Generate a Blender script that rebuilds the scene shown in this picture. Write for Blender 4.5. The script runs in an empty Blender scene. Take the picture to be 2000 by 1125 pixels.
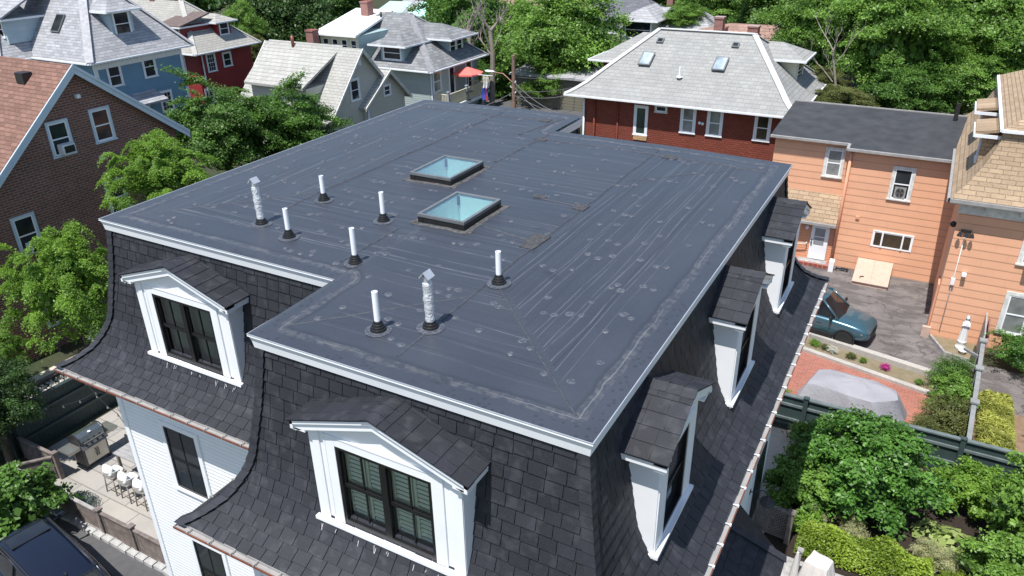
import bpy, bmesh, math, random
import numpy as np
from mathutils import Vector
random.seed(7); RNG = np.random.default_rng(11)
SC = bpy.context.scene
COL = SC.collection
PI = math.pi
# ------------------------------------------------------------------ camera, light
CAM = Vector((2.6716, -6.6223, 16.0)); PIT = math.radians(26.72); ROLL = math.radians(-.9877); YAW = math.radians(-29.232)
FPX = 1498.445
fw = Vector((math.sin(YAW)*math.cos(PIT), math.cos(YAW)*math.cos(PIT), -math.sin(PIT)))
r0 = Vector((math.cos(YAW), -math.sin(YAW), 0)); u0 = r0.cross(fw)
RT = r0*math.cos(ROLL)+u0*math.sin(ROLL); UP = -r0*math.sin(ROLL)+u0*math.cos(ROLL)
cd = bpy.data.cameras.new('camera'); cam = bpy.data.objects.new('camera', cd); COL.objects.link(cam)
from mathutils import Matrix
cam.matrix_world = Matrix(((RT.x, UP.x, -fw.x, CAM.x), (RT.y, UP.y, -fw.y, CAM.y), (RT.z, UP.z, -fw.z, CAM.z), (0, 0, 0, 1)))
cd.sensor_width = 36; cd.lens = 36*FPX/2000; cd.clip_start = .1; cd.clip_end = 2000
SC.camera = cam
SUN_EL, SUN_AZ = math.radians(66.5), math.radians(263)       # direction towards the sun, azimuth counted from +x to +y
W = bpy.data.worlds.new('World'); SC.world = W; W.use_nodes = True
wn = W.node_tree.nodes; wl = W.node_tree.links
sky = wn.new('ShaderNodeTexSky'); sky.sky_type = 'NISHITA'; sky.sun_disc = False
sky.sun_elevation = SUN_EL; sky.sun_rotation = PI/2-SUN_AZ; sky.air_density = 1.0; sky.dust_density = .6; sky.ozone_density = 1.2
bg = wn['Background']; bg.inputs[1].default_value = .12; wl.new(sky.outputs[0], bg.inputs[0])
sd = bpy.data.lights.new('sun', 'SUN'); sd.energy = 4.6; sd.angle = math.radians(.5); sd.color = (1, .97, .93)
so = bpy.data.objects.new('sun', sd); COL.objects.link(so)
sdir = Vector((math.cos(SUN_EL)*math.cos(SUN_AZ), math.cos(SUN_EL)*math.sin(SUN_AZ), math.sin(SUN_EL)))
so.rotation_euler = sdir.to_track_quat('Z', 'Y').to_euler(); so.location = (0, -10, 40)
SC.view_settings.view_transform = 'Standard'; SC.view_settings.look = 'None'; SC.view_settings.exposure = .52
SC.view_settings.gamma = 1

def _ray(px, py): return RT*((px-1000)/FPX)-UP*((py-562.5)/FPX)+fw
def at_z(px, py, z): d = _ray(px, py); return CAM+d*((z-CAM.z)/d.z)
def at_y(px, py, y): d = _ray(px, py); return CAM+d*((y-CAM.y)/d.y)
def at_x(px, py, x): d = _ray(px, py); return CAM+d*((x-CAM.x)/d.x)

# ------------------------------------------------------------------ materials
class NT:
    def __init__(s, name):
        s.m = bpy.data.materials.new(name); s.m.use_nodes = True; s.t = s.m.node_tree; s.n = s.t.nodes; s.l = s.t.links
        s.b = s.n['Principled BSDF']; s.out = s.n['Material Output']
    def new(s, t, **k):
        x = s.n.new(t)
        for a, v in k.items(): setattr(x, a, v)
        return x
    def set(s, i, v):
        if isinstance(v, (int, float)): i.default_value = v
        elif isinstance(v, tuple): i.default_value = v if len(v) == len(i.default_value) else (*v, 1)
        else: s.l.new(v, i)
    def math(s, op, a, b=0.0, c=None):
        x = s.new('ShaderNodeMath', operation=op); s.set(x.inputs[0], a); s.set(x.inputs[1], b)
        if c is not None: s.set(x.inputs[2], c)
        return x.outputs[0]
    def mix(s, f, a, b, mode='MIX'):
        x = s.new('ShaderNodeMix', data_type='RGBA', blend_type=mode); s.set(x.inputs[0], f); s.set(x.inputs[6], a); s.set(x.inputs[7], b); return x.outputs[2]
    def ramp(s, f, lo, hi, a=0.0, b=1.0):
        x = s.new('ShaderNodeMapRange'); s.set(x.inputs[0], f); x.inputs[1].default_value = lo; x.inputs[2].default_value = hi
        x.inputs[3].default_value = a; x.inputs[4].default_value = b; return x.outputs[0]
    def noise(s, vec, scale, detail=3.0, rough=.55):
        x = s.new('ShaderNodeTexNoise'); x.inputs['Scale'].default_value = scale; x.inputs['Detail'].default_value = detail; x.inputs['Roughness'].default_value = rough
        s.l.new(vec, x.inputs['Vector']); return x.outputs['Fac']
    def pos(s): return s.new('ShaderNodeNewGeometry').outputs['Position']
    def obj(s): return s.new('ShaderNodeTexCoord').outputs['Object']
    def xyz(s, v):
        x = s.new('ShaderNodeSeparateXYZ'); s.l.new(v, x.inputs[0]); return x.outputs
    def comb(s, x, y, z=0.0):
        c = s.new('ShaderNodeCombineXYZ'); s.set(c.inputs[0], x); s.set(c.inputs[1], y); s.set(c.inputs[2], z); return c.outputs[0]
    def attr(s, n): return s.new('ShaderNodeAttribute', attribute_name=n).outputs['Fac']
    def bump(s, h, st=.3, dist=.02):
        x = s.new('ShaderNodeBump'); x.inputs['Strength'].default_value = st; x.inputs['Distance'].default_value = dist; s.l.new(h, x.inputs['Height']); s.l.new(x.outputs[0], s.b.inputs['Normal'])
    def surf(s):   # (along, up) coordinates on any wall or slope, from world position and normal
        g = s.new('ShaderNodeNewGeometry'); p = s.xyz(g.outputs['Position']); n = s.xyz(g.outputs['True Normal'])
        f = s.math('GREATER_THAN', s.math('ABSOLUTE', n[0]), s.math('ABSOLUTE', n[1]))
        a = s.math('ADD', s.math('MULTIPLY', p[1], f), s.math('MULTIPLY', p[0], s.math('SUBTRACT', 1.0, f)))
        return a, p[2], g.outputs['Position']
    def fin(s, col, rough=.6, spec=.5, metal=0.0):
        s.set(s.b.inputs['Base Color'], col); s.set(s.b.inputs['Roughness'], rough); s.set(s.b.inputs['Specular IOR Level'], spec); s.set(s.b.inputs['Metallic'], metal); return s.m

def sc(c, k): return tuple(min(1, v*k) for v in c)
def plain(name, c, rough=.6, var=.12, scale=3.0, metal=0.0, spec=.5, bump=0.0):
    t = NT(name); n = t.noise(t.obj(), scale, 5)
    col = t.mix(t.ramp(n, .3, .7), sc(c, 1-var), sc(c, 1+var))
    if bump: t.bump(t.noise(t.obj(), scale*9, 4), bump)
    return t.fin(col, rough, spec, metal)
def siding(name, c, step=.11, rough=.6, var=.06, dark=.55, joints=0.0, wear=0.0):
    t = NT(name); a, z, p = t.surf()
    f = t.math('FRACT', t.math('DIVIDE', z, step))
    line = t.ramp(f, 0, .14, 1, 0)
    n = t.noise(p, 1.3, 5); row = t.noise(t.comb(t.math('MULTIPLY', a, .15), t.math('MULTIPLY', t.math('FLOOR', t.math('DIVIDE', z, step)), 3.7)), 1.7, 1)
    col = t.mix(t.ramp(n, .3, .7), sc(c, 1-var), sc(c, 1+var)); col = t.mix(t.ramp(row, .35, .65, 0, .5), col, sc(c, 1-2*var))
    if joints:
        off = t.math('MULTIPLY', t.math('FRACT', t.math('MULTIPLY', t.math('FLOOR', t.math('DIVIDE', z, step)), .37)), joints)
        j = t.ramp(t.math('FRACT', t.math('DIVIDE', t.math('ADD', a, off), joints)), 0, .012, 1, 0)
        line = t.math('MAXIMUM', line, t.math('MULTIPLY', j, .6))
    col = t.mix(t.math('MULTIPLY', line, dark), col, sc(c, .25))
    if wear:
        w = t.ramp(t.noise(t.comb(t.math('MULTIPLY', a, 2.5), t.math('MULTIPLY', z, 9), 0), 1.6, 3), .70, .74); col = t.mix(t.math('MULTIPLY', w, wear), col, (.16, .13, .1))
    t.bump(t.math('SUBTRACT', t.math('MULTIPLY', f, -1.0), t.math('MULTIPLY', line, .5)), .5, .02)
    return t.fin(col, rough)
def brick(name, c1, c2, mortar, w=.22, h=.075, m=.012, rough=.8, bump=.4, mix=0.0, flat=False, horiz=False):
    t = NT(name)
    if flat: p = t.pos(); q = t.xyz(p); a, z = q[0], q[1]
    else: a, z, p = t.surf()
    b = t.new('ShaderNodeTexBrick'); b.inputs['Scale'].default_value = 1; b.inputs['Brick Width'].default_value = w; b.inputs['Row Height'].default_value = h
    b.inputs['Mortar Size'].default_value = m; b.inputs['Mortar Smooth'].default_value = .2; b.inputs['Bias'].default_value = mix; b.offset = .5
    t.set(b.inputs['Color1'], c1); t.set(b.inputs['Color2'], c2); t.set(b.inputs['Mortar'], mortar); t.l.new(t.comb(a, z), b.inputs['Vector'])
    n = t.noise(p, 1.1, 5); n2 = t.noise(p, 14, 3)
    col = t.mix(t.ramp(n, .3, .75, 0, .35), b.outputs['Color'], sc(c2, .5)); col = t.mix(t.ramp(n2, .35, .7, 0, .25), col, sc(c1, 1.4))
    t.bump(t.math('SUBTRACT', 1.0, b.outputs['Fac']), bump, .015)
    return t.fin(col, rough, .3)
def shingle_small(name, c, k=.3, w=.32, h=.10, rough=.85):    # neighbours' asphalt roofs
    return brick(name, sc(c, 1+k), sc(c, 1-k), sc(c, .45), w, h, .012, rough, .5)
def glassy(name, c=(.03, .04, .045), rough=.06, spec=.8):
    t = NT(name); n = t.noise(t.obj(), .9, 3); return t.fin(t.mix(t.ramp(n, .35, .65), sc(c, .6), sc(c, 1.6)), rough, spec)
def see_glass(name, tint, gl=.12):
    t = NT(name); tr = t.new('ShaderNodeBsdfTransparent'); t.set(tr.inputs[0], tint); g = t.new('ShaderNodeBsdfGlossy'); g.inputs['Roughness'].default_value = .02
    fr = t.new('ShaderNodeFresnel'); fr.inputs[0].default_value = 1.5
    mx = t.new('ShaderNodeMixShader'); t.l.new(t.math('MINIMUM', t.math('ADD', t.math('MULTIPLY', fr.outputs[0], 1.6), gl), 1.0), mx.inputs[0]); t.l.new(tr.outputs[0], mx.inputs[1]); t.l.new(g.outputs[0], mx.inputs[2])
    t.l.new(mx.outputs[0], t.out.inputs[0]); return t.m
def leafmat(name, c, c2=None, trans=.35, rough=.45):
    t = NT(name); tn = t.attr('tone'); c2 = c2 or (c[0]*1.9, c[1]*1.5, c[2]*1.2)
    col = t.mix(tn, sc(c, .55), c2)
    t.fin(col, rough, .35)
    tl = t.new('ShaderNodeBsdfTranslucent'); t.l.new(t.mix(.5, col, sc(c2, 1.4)), tl.inputs[0])
    mx = t.new('ShaderNodeMixShader'); mx.inputs[0].default_value = trans; t.l.new(t.b.outputs[0], mx.inputs[1]); t.l.new(tl.outputs[0], mx.inputs[2]); t.l.new(mx.outputs[0], t.out.inputs[0])
    return t.m

# ------------------------------------------------------------------ mesh builder
class MB:
    def __init__(s, tf=None): s.v = []; s.f = []; s.mi = []; s.tone = []; s.sm = []; s.tf = tf; s.cm = 0; s.ct = .5
    def vert(s, p):
        p = s.tf(*p) if s.tf else p; s.v.append(tuple(p)); return len(s.v)-1
    def face(s, ids, smooth=False): s.f.append(tuple(ids)); s.mi.append(s.cm); s.tone.append(s.ct); s.sm.append(smooth)
    def poly(s, pts, smooth=False): s.face([s.vert(p) for p in pts], smooth)
    def box(s, x0, x1, y0, y1, z0, z1):
        i = [s.vert((x, y, z)) for z in (z0, z1) for x, y in ((x0, y0), (x1, y0), (x1, y1), (x0, y1))]
        for q in ((3, 2, 1, 0), (4, 5, 6, 7), (0, 1, 5, 4), (1, 2, 6, 5), (2, 3, 7, 6), (3, 0, 4, 7)): s.face([i[k] for k in q])
    def prism(s, pts, off):       # polygon extruded by vector off
        n = len(pts); a = [s.vert(p) for p in pts]; b = [s.vert((p[0]+off[0], p[1]+off[1], p[2]+off[2])) for p in pts]
        s.face(a[::-1]); s.face(b)
        for k in range(n): s.face((a[k], a[(k+1) % n], b[(k+1) % n], b[k]))
    def beam(s, p, q, w, h, up=(0, 0, 1)):
        p, q = Vector(p), Vector(q); d = (q-p).normalized(); up = Vector(up)
        if abs(d.dot(up)) > .98: up = Vector((1, 0, 0))
        r = d.cross(up).normalized(); u = r.cross(d)
        a = [s.vert(p+r*sx*w/2+u*sy*h/2) for sx, sy in ((-1, -1), (1, -1), (1, 1), (-1, 1))]; b = [s.vert(q+r*sx*w/2+u*sy*h/2) for sx, sy in ((-1, -1), (1, -1), (1, 1), (-1, 1))]
        s.face(a[::-1]); s.face(b)
        for k in range(4): s.face((a[k], a[(k+1) % 4], b[(k+1) % 4], b[k]))
    def tube(s, pts, rad, n=8, cap=True):
        pts = [Vector(p) for p in pts]; rad = rad if isinstance(rad, (list, tuple)) else [rad]*len(pts); rings = []; ref = None
        for k, p in enumerate(pts):
            d = (pts[min(k+1, len(pts)-1)]-pts[max(k-1, 0)]).normalized()
            if ref is None: ref = Vector((0, 0, 1)) if abs(d.z) < .9 else Vector((1, 0, 0))
            r = d.cross(ref).normalized(); u = r.cross(d).normalized(); ref = u
            rings.append([s.vert(p+(r*math.cos(2*PI*j/n)+u*math.sin(2*PI*j/n))*rad[k]) for j in range(n)])
        for a, b in zip(rings, rings[1:]):
            for j in range(n): s.face((a[j], a[(j+1) % n], b[(j+1) % n], b[j]), True)
        if cap: s.face(rings[0][::-1]); s.face(rings[-1])
    def lathe(s, prof, c=(0, 0, 0), n=16, sx=1.0, sy=1.0, smooth=True):
        rings = [[s.vert((c[0]+r*sx*math.cos(2*PI*j/n), c[1]+r*sy*math.sin(2*PI*j/n), c[2]+z)) for j in range(n)] for r, z in prof]
        for a, b in zip(rings, rings[1:]):
            for j in range(n): s.face((a[j], a[(j+1) % n], b[(j+1) % n], b[j]), smooth)
        s.face(rings[0][::-1]); s.face(rings[-1])
    def loft(s, rings, closed=True, smooth=True, cap=True):
        R = [[s.vert(p) for p in r] for r in rings]; n = len(R[0])
        for a, b in zip(R, R[1:]):
            for j in range(n if closed else n-1): s.face((a[j], a[(j+1) % n], b[(j+1) % n], b[j]), smooth)
        if cap: s.face(R[0][::-1]); s.face(R[-1])
    def ball(s, c, r, n=10, m=7, sz=1.0):
        s.loft([[(c[0]+r*math.sin(PI*(i+.02)/(m+.04))*math.cos(2*PI*j/n), c[1]+r*math.sin(PI*(i+.02)/(m+.04))*math.sin(2*PI*j/n), c[2]-r*sz*math.cos(PI*(i+.02)/(m+.04))) for j in range(n)] for i in range(m+1)])
    def build(s, name, mats, parent=None, fix=True):
        me = bpy.data.meshes.new(name); me.from_pydata(s.v, [], s.f)
        for m in (mats if isinstance(mats, (list, tuple)) else [mats]): me.materials.append(m)
        me.polygons.foreach_set('material_index', s.mi); me.polygons.foreach_set('use_smooth', s.sm)
        at = me.attributes.new('tone', 'FLOAT', 'FACE'); at.data.foreach_set('value', s.tone)
        if fix:
            bm = bmesh.new(); bm.from_mesh(me); bmesh.ops.recalc_face_normals(bm, faces=bm.faces)
            for e in bm.edges:
                if len(e.link_faces) == 2 and e.calc_face_angle(0) > .7: e.smooth = False
            bm.to_mesh(me); bm.free()
        me.update(); o = bpy.data.objects.new(name, me); COL.objects.link(o)
        if parent: put(o, parent)
        return o
def put(o, parent):
    o.parent = parent      # children of a thing in WORLDLY are modelled in world coordinates
    if parent.name in WORLDLY: o.matrix_parent_inverse = Matrix.Translation(-parent.location)
    return o
WORLDLY = set()
def thing(name, label, cat, loc=(0, 0, 0), rz=0.0, group=None, local=False):
    o = bpy.data.objects.new(name, None); COL.objects.link(o); o.location = loc; o.rotation_euler = (0, 0, rz); o.empty_display_size = .3
    if not local: WORLDLY.add(o.name)
    return tag(o, label, cat, group)
def tag(o, label=None, cat=None, group=None, kind=None):
    if label: o['label'] = label
    if cat: o['category'] = cat
    if group: o['group'] = group
    if kind: o['kind'] = kind
    return o
def dup(o, parent=None, loc=None, rz=None, label=None, s=None):
    c = o.copy(); COL.objects.link(c)
    if parent: c.parent = parent
    if loc is not None: c.location = loc
    if rz is not None: c.rotation_euler = (0, 0, rz)
    if s is not None: c.scale = s if isinstance(s, tuple) else (s, s, s)
    if label: c['label'] = label
    for ch in list(o.children): dup(ch, c)
    return c
def struct(o): o['kind'] = 'structure'; return o
def sheet(name, pts, z, m, kind='structure'):
    b = MB(); b.poly([(p[0], p[1], z) for p in pts]); o = b.build(name, m, fix=False)
    if kind: o['kind'] = kind
    return o
def offset_outline(P, o):        # rectilinear outline, counter-clockwise, pushed out by o
    n = len(P); R = []
    for i in range(n):
        a, b, c = P[i-1], P[i], P[(i+1) % n]
        d1 = (np.sign(b[0]-a[0]), np.sign(b[1]-a[1])); d2 = (np.sign(c[0]-b[0]), np.sign(c[1]-b[1]))
        R.append((b[0]+o*(d1[1]+d2[1]), b[1]-o*(d1[0]+d2[0])))
    return R
def sweep(mb, P, prof):          # closed sweep of profile (o, z) round outline
    rings = []
    n = len(P); R = [[mb.vert((*xy, z)) for xy in offset_outline(P, o)] for o, z in prof]
    for a, b in zip(R, R[1:]+R[:1]):
        for i in range(n): mb.face((a[i], a[(i+1) % n], b[(i+1) % n], b[i]))

# ------------------------------------------------------------------ shared materials
M = {}
M['white'] = plain('white_paint', (.80, .81, .82), .45, .03, 2)
M['trim'] = plain('trim_paint', (.74, .76, .78), .5, .06, 2)
M['bluetrim'] = plain('pale_blue_trim', (.50, .60, .68), .5, .06, 2)
M['black'] = plain('black_frame', (.008, .008, .009), .35, .2, 4)
M['clap'] = siding('white_clapboard', (.80, .81, .82), .105, .5, .03, .45)
M['copper'] = plain('copper_gutter', (.22, .075, .045), .5, .3, 3, .3)
M['gutter'] = plain('gutter_white', (.30, .29, .28), .5, .15, 4)
M['dark'] = plain('shadow_gap', (.02, .02, .02), .9)
M['pvc'] = plain('white_pipe', (.82, .83, .84), .4, .04, 3)
M['rubber'] = plain('rubber_boot', (.012, .012, .013), .45, .3, 6)
M['alu'] = plain('skylight_frame', (.17, .18, .185), .4, .15, 4, .3)
M['curb'] = plain('curb_black', (.010, .010, .011), .5, .3, 4)
M['glass'] = glassy('window_glass', (.02, .024, .027), .06, .35)
M['glassg'] = glassy('green_glass', (.03, .05, .042), .08, .7)
M['paleglass'] = glassy('window_with_shade', (.20, .21, .20), .1, .6)
M['brassglass'] = glassy('amber_glass', (.05, .035, .02), .1, .7)
M['bark'] = plain('bark', (.09, .07, .05), .9, .4, 6, bump=.5)
M['deadwood'] = plain('dead_wood', (.24, .21, .175), .9, .3, 6, bump=.4)
M['steel'] = plain('brushed_steel', (.42, .41, .38), .32, .1, 3, .8)
M['iron'] = plain('black_iron', (.02, .02, .022), .45)
M['oldwood'] = plain('weathered_wood', (.17, .14, .125), .85, .35, 5, bump=.4)
M['greywood'] = plain('grey_weathered_wood', (.30, .28, .27), .85, .25, 5, bump=.4)
M['chim'] = brick('chimney_brick', (.30, .09, .06), (.20, .06, .045), (.35, .32, .3), .22, .075, .012)
M['rubbertyre'] = plain('tyre_rubber', (.015, .015, .016), .8)
t = NT('foil_wrap'); vo = t.new('ShaderNodeTexVoronoi'); vo.inputs['Scale'].default_value = 26; t.l.new(t.obj(), vo.inputs['Vector'])
t.bump(vo.outputs['Distance'], .5, .02); M['foil'] = t.fin((.80, .81, .83), .42, .5, .55)
M['galv'] = plain('galvanised_metal', (.62, .64, .67), .4, .12, 5, .6)
# dark architectural shingles: one tone per tab
t = NT('black_shingle'); tn = t.attr('tone'); p = t.pos(); n = t.noise(p, 60, 3); n2 = t.noise(p, 2.3, 4)
col = t.mix(tn, (.010, .0112, .0150), (.025, .0275, .036)); col = t.mix(t.ramp(n, .3, .75, 0, .45), col, (.050, .051, .057)); col = t.mix(t.ramp(n2, .4, .75, 0, .3), col, (.010, .010, .013)); col = t.mix(t.ramp(t.noise(p, 4.3, 2), .52, .68, 0, .38), col, (.066, .067, .076))  # last mix paints the sheen patches of the embossed tabs into the colour
t.bump(n, .5, .006); M['shingle'] = t.fin(col, .62, .30)
# roof membrane
t = NT('rubber_membrane'); p = t.pos(); q = t.xyz(p); dirm = t.attr('dirm'); ed = t.attr('edist')
across = t.math('ADD', t.math('MULTIPLY', q[0], dirm), t.math('MULTIPLY', q[1], t.math('SUBTRACT', 1.0, dirm)))
along = t.math('ADD', t.math('MULTIPLY', q[1], dirm), t.math('MULTIPLY', q[0], t.math('SUBTRACT', 1.0, dirm)))
st = t.noise(t.comb(t.math('MULTIPLY', across, 8.0), t.math('MULTIPLY', along, .10), 0.0), 1.0, 4, .6)
st2 = t.noise(t.comb(t.math('MULTIPLY', across, 9.0), t.math('MULTIPLY', along, 1.3), 3.0), 1.0, 3, .6)
big = t.noise(p, .55, 5); fine = t.noise(p, 22, 4, .65); blot = t.noise(p, 2.2, 4)
c0 = (.040, .046, .059)
col = t.mix(t.ramp(big, .3, .7), sc(c0, .86), sc(c0, 1.14)); col = t.mix(t.ramp(fine, .35, .7, 0, .3), col, sc(c0, 1.35))
def lines(per, wid, seed):
    w = t.math('ADD', t.math('DIVIDE', across, per), t.math('MULTIPLY', t.noise(t.comb(t.math('MULTIPLY', along, .25), t.math('MULTIPLY', across, .4), seed), 1.0, 2), .9)); cell = t.math('FLOOR', w)
    wnz = t.new('ShaderNodeTexWhiteNoise', noise_dimensions='1D'); t.l.new(t.math('ADD', cell, seed), wnz.inputs['W']); q_ = t.xyz(wnz.outputs['Color'])
    dist = t.math('ABSOLUTE', t.math('SUBTRACT', t.math('FRACT', w), t.math('ADD', t.math('MULTIPLY', q_[0], .6), .2)))
    return t.math('MULTIPLY', t.ramp(dist, wid*.5, wid*1.4, 1, 0), t.ramp(q_[1], .15, .8))
ln = t.math('MAXIMUM', lines(.21, .03, 1.0), t.math('MULTIPLY', lines(.37, .035, 7.0), .8)); brk = t.ramp(st2, .32, .58)
inner = t.ramp(ed, .7, .95)
col = t.mix(t.math('MULTIPLY', t.math('MULTIPLY', t.math('MULTIPLY', ln, brk), inner), .75), col, (.165, .175, .195))
ln2 = lines(.29, .07, 13.0); col = t.mix(t.math('MULTIPLY', t.math('MULTIPLY', ln2, inner), .5), col, sc(c0, .62)); bandn = t.noise(t.comb(t.math('MULTIPLY', across, 2.6), t.math('MULTIPLY', along, .07), 5.0), 1.0, 2); col = t.mix(t.math('MULTIPLY', t.ramp(bandn, .35, .65, 0, .35), inner), col, sc(c0, .72))
wob = t.math('MULTIPLY', t.math('SUBTRACT', t.noise(p, 1.6, 3), .5), .16); e2 = t.math('ADD', ed, wob)
tape = t.math('MULTIPLY', t.ramp(e2, .24, .26), t.ramp(e2, .40, .43, 1, 0)); scuff = t.ramp(t.noise(p, 7, 5, .7), .44, .62)
col = t.mix(t.math('MULTIPLY', tape, t.ramp(scuff, 0, 1, .0, .38)), col, (.15, .145, .14))
tline = t.ramp(t.math('ABSOLUTE', t.math('SUBTRACT', e2, .34)), 0, .014, 1, 0); col = t.mix(t.math('MULTIPLY', t.math('MULTIPLY', tline, t.ramp(t.noise(p, 1.1, 4), .42, .58)), .5), col, (.24, .235, .23))
eb = t.math('MULTIPLY', t.ramp(e2, .40, .43, 0, 1), t.ramp(e2, .43, .5, 1, 0)); col = t.mix(t.math('MULTIPLY', eb, .4), col, sc(c0, .45))
vo = t.new('ShaderNodeTexVoronoi'); vo.inputs['Scale'].default_value = 9; t.l.new(p, vo.inputs['Vector'])
spots = t.math('MULTIPLY', t.ramp(vo.outputs['Distance'], .22, .3, 1, 0), t.ramp(e2, .22, .3, 1, 0)); col = t.mix(t.math('MULTIPLY', spots, .45), col, sc(c0, .45))
ds = t.ramp(t.noise(p, .9, 2), .70, .73); col = t.mix(t.math('MULTIPLY', ds, .35), col, sc(c0, .5))
t.bump(t.math('ADD', t.math('MULTIPLY', st, .8), t.math('MULTIPLY', t.noise(p, 3, 3), .6)), .28, .02)
M['membrane'] = t.fin(col, t.ramp(big, .3, .7, .36, .50), .5)
t = NT('fastener_bump'); n = t.noise(t.pos(), 25, 3); M['plate'] = t.fin(t.mix(t.ramp(n, .45, .68), (.050, .057, .072), (.115, .12, .135)), .5)
M['seam'] = plain('seam_tape', (.046, .050, .060), .6, .35, 9)
M['patch'] = plain('old_patch', (.052, .051, .053), .8, .5, 14, bump=.6)
M['scufftape'] = plain('scuffed_flashing', (.075, .072, .070), .75, .6, 12, bump=.5)
# ------------------------------------------------------------------ the mansard house
ZR = 10.4
OUT = [(-5.5, 0), (0, 0), (0, 11.7), (-6.17, 11.7), (-6.17, 13.5), (-11.7, 13.5), (-11.7, 2.0), (-5.5, 2.0)]
PROF = [(-.10, .24), (-.06, .6), (.02, 1.2), (.11, 1.7), (.20, 2.2), (.32, 2.5), (.54, 2.85), (.80, 3.07), (1.08, 3.23)]
house = thing('mansard_house', 'white clapboard house with black shingled mansard roof and wide flat rubber membrane top', 'house', (-5, 6, 0))
# walls
wb = MB(); wo = offset_outline(OUT, .42)
for i in range(8):
    a, b = wo[i], wo[(i+1) % 8]; wb.poly([(a[0], a[1], 0), (b[0], b[1], 0), (b[0], b[1], 7.14), (a[0], a[1], 7.14)])
wall = wb.build('clapboard_wall', M['clap'], house)
for i in (0, 1, 2, 4, 5, 6):
    x, y = wo[i]; cb = MB(); cb.box(x-.03 if i != 3 else x-.12, x+.12 if i in (0, 6, 5) else x+.03, y-.03, y+.12, 0, 7.13); cb.build('corner_board', M['white'], wall)
sf = MB(); s1 = offset_outline(OUT, .40); s2 = offset_outline(OUT, 1.07)
for i in range(8): j = (i+1) % 8; sf.poly([(*s1[i], 7.13), (*s1[j], 7.13), (*s2[j], 7.13), (*s2[i], 7.13)])
for i in range(8): j = (i+1) % 8; sf.poly([(*s2[i], 7.13), (*s2[j], 7.13), (*s2[j], 7.17), (*s2[i], 7.17)])
sf.build('soffit', M['white'], house)
# mansard base surface and shingle tabs
mb = MB()
HOLES = [(0, 1, -2.89, .83, 7.95, 9.30), (6, 1, -9.20, .83, 7.95, 9.30)]     # edge, axis of x, centre, half width, z range of the double windows
def in_hole(i, p):
    return any(h[0] == i and abs(p[0]-h[2]) < h[3] and h[4] < p[2] < h[5] for h in HOLES)
def arc():
    L = [0]
    for (o1, d1), (o2, d2) in zip(PROF, PROF[1:]): L.append(L[-1]+math.hypot(o2-o1, d2-d1))
    return L
ARC = arc()
def prof_at(s):
    s = max(0, min(ARC[-1], s))
    for k in range(len(ARC)-1):
        if s <= ARC[k+1]: break
    f = (s-ARC[k])/(ARC[k+1]-ARC[k]); (o1, d1), (o2, d2) = PROF[k], PROF[k+1]
    L = ARC[k+1]-ARC[k]
    return o1+(o2-o1)*f, d1+(d2-d1)*f, (d2-d1)/L, (o2-o1)/L      # o, dz, outward normal (o, z)
EXPO = .205; NROW = int(ARC[-1]/EXPO)+1
def edge_frame(i):
    a, b = OUT[i], OUT[(i+1) % 8]; L = math.hypot(b[0]-a[0], b[1]-a[1]); t = ((b[0]-a[0])/L, (b[1]-a[1])/L); nrm = (t[1], -t[0])
    def conv(v): # does the corner at vertex v move outwards along this edge?
        p, q, r = OUT[v-1], OUT[v], OUT[(v+1) % 8]; return 1 if (q[0]-p[0])*(r[1]-q[1])-(q[1]-p[1])*(r[0]-q[0]) > 0 else -1
    return a, t, nrm, L, conv(i), conv((i+1) % 8)
for i in range(8):
    a, t, nrm, L, c0_, c1_ = edge_frame(i)
    NS = 26; fs = sorted(set([k/60 for k in range(61)])); mb.ct = 0
    G_ = []
    for k in range(NS+1):
        o, d, nz_, no_ = prof_at(ARC[-1]*k/NS); G_.append([(a[0]+t[0]*xx+nrm[0]*o, a[1]+t[1]*xx+nrm[1]*o, ZR-d-.012) for xx in [-c0_*o+(L+(c0_+c1_)*o)*f for f in fs]])
    ids = [[mb.vert(p) for p in row] for row in G_]
    for k in range(NS):
        for j in range(60):
            c = [sum(q[m] for q in (G_[k][j], G_[k][j+1], G_[k+1][j], G_[k+1][j+1]))/4 for m in range(3)]
            if not in_hole(i, c): mb.face((ids[k][j], ids[k][j+1], ids[k+1][j+1], ids[k+1][j]))
    for r in range(NROW):
        sb = ARC[-1]+.02-r*EXPO; stp = max(0, sb-EXPO-.012)
        if sb < .06: continue
        ob, db, nzb, nob = prof_at(sb); ot, dt, nzt, not_ = prof_at(stp)
        lo, hi = -c0_*ob, L+c1_*ob
        x = lo-random.random()*.28
        while x < hi:
            w = random.choice((.24, .26, .28, .28, .30)); xa, xb = max(lo, x+.006), min(hi, x+w-.006); x += w
            if xb-xa < .03: continue
            mb.ct = min(1, max(0, random.gauss(.45, .15))); jit = random.uniform(-.008, .008)
            def P(xx, o, d, n1, n2, lift, extra=0): 
                o += n1*lift+n2*extra; d -= n2*lift-n1*extra
                return (a[0]+t[0]*xx+nrm[0]*o, a[1]+t[1]*xx+nrm[1]*o, ZR-d)
            lt = .020+random.uniform(0, .006)
            q = [P(xa, ob, db, nzb, nob, lt, jit), P(xb, ob, db, nzb, nob, lt, jit), P(max(min(xb, L+c1_*ot), -c0_*ot), ot, dt, nzt, not_, .003), P(min(max(xa, -c0_*ot), L+c1_*ot), ot, dt, nzt, not_, .003)]
            e = [P(xa, ob, db, nzb, nob, -.004, jit), P(xb, ob, db, nzb, nob, -.004, jit)]
            if in_hole(i, [(q[0][m]+q[2][m])/2 for m in range(3)]): continue
            i0 = [mb.vert(v) for v in q]; i1 = [mb.vert(v) for v in e]
            mb.face(i0); mb.face((i1[0], i1[1], i0[1], i0[0])); mb.face((i1[0], i0[0], i0[3])); mb.face((i1[1], i0[2], i0[1]))
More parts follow.
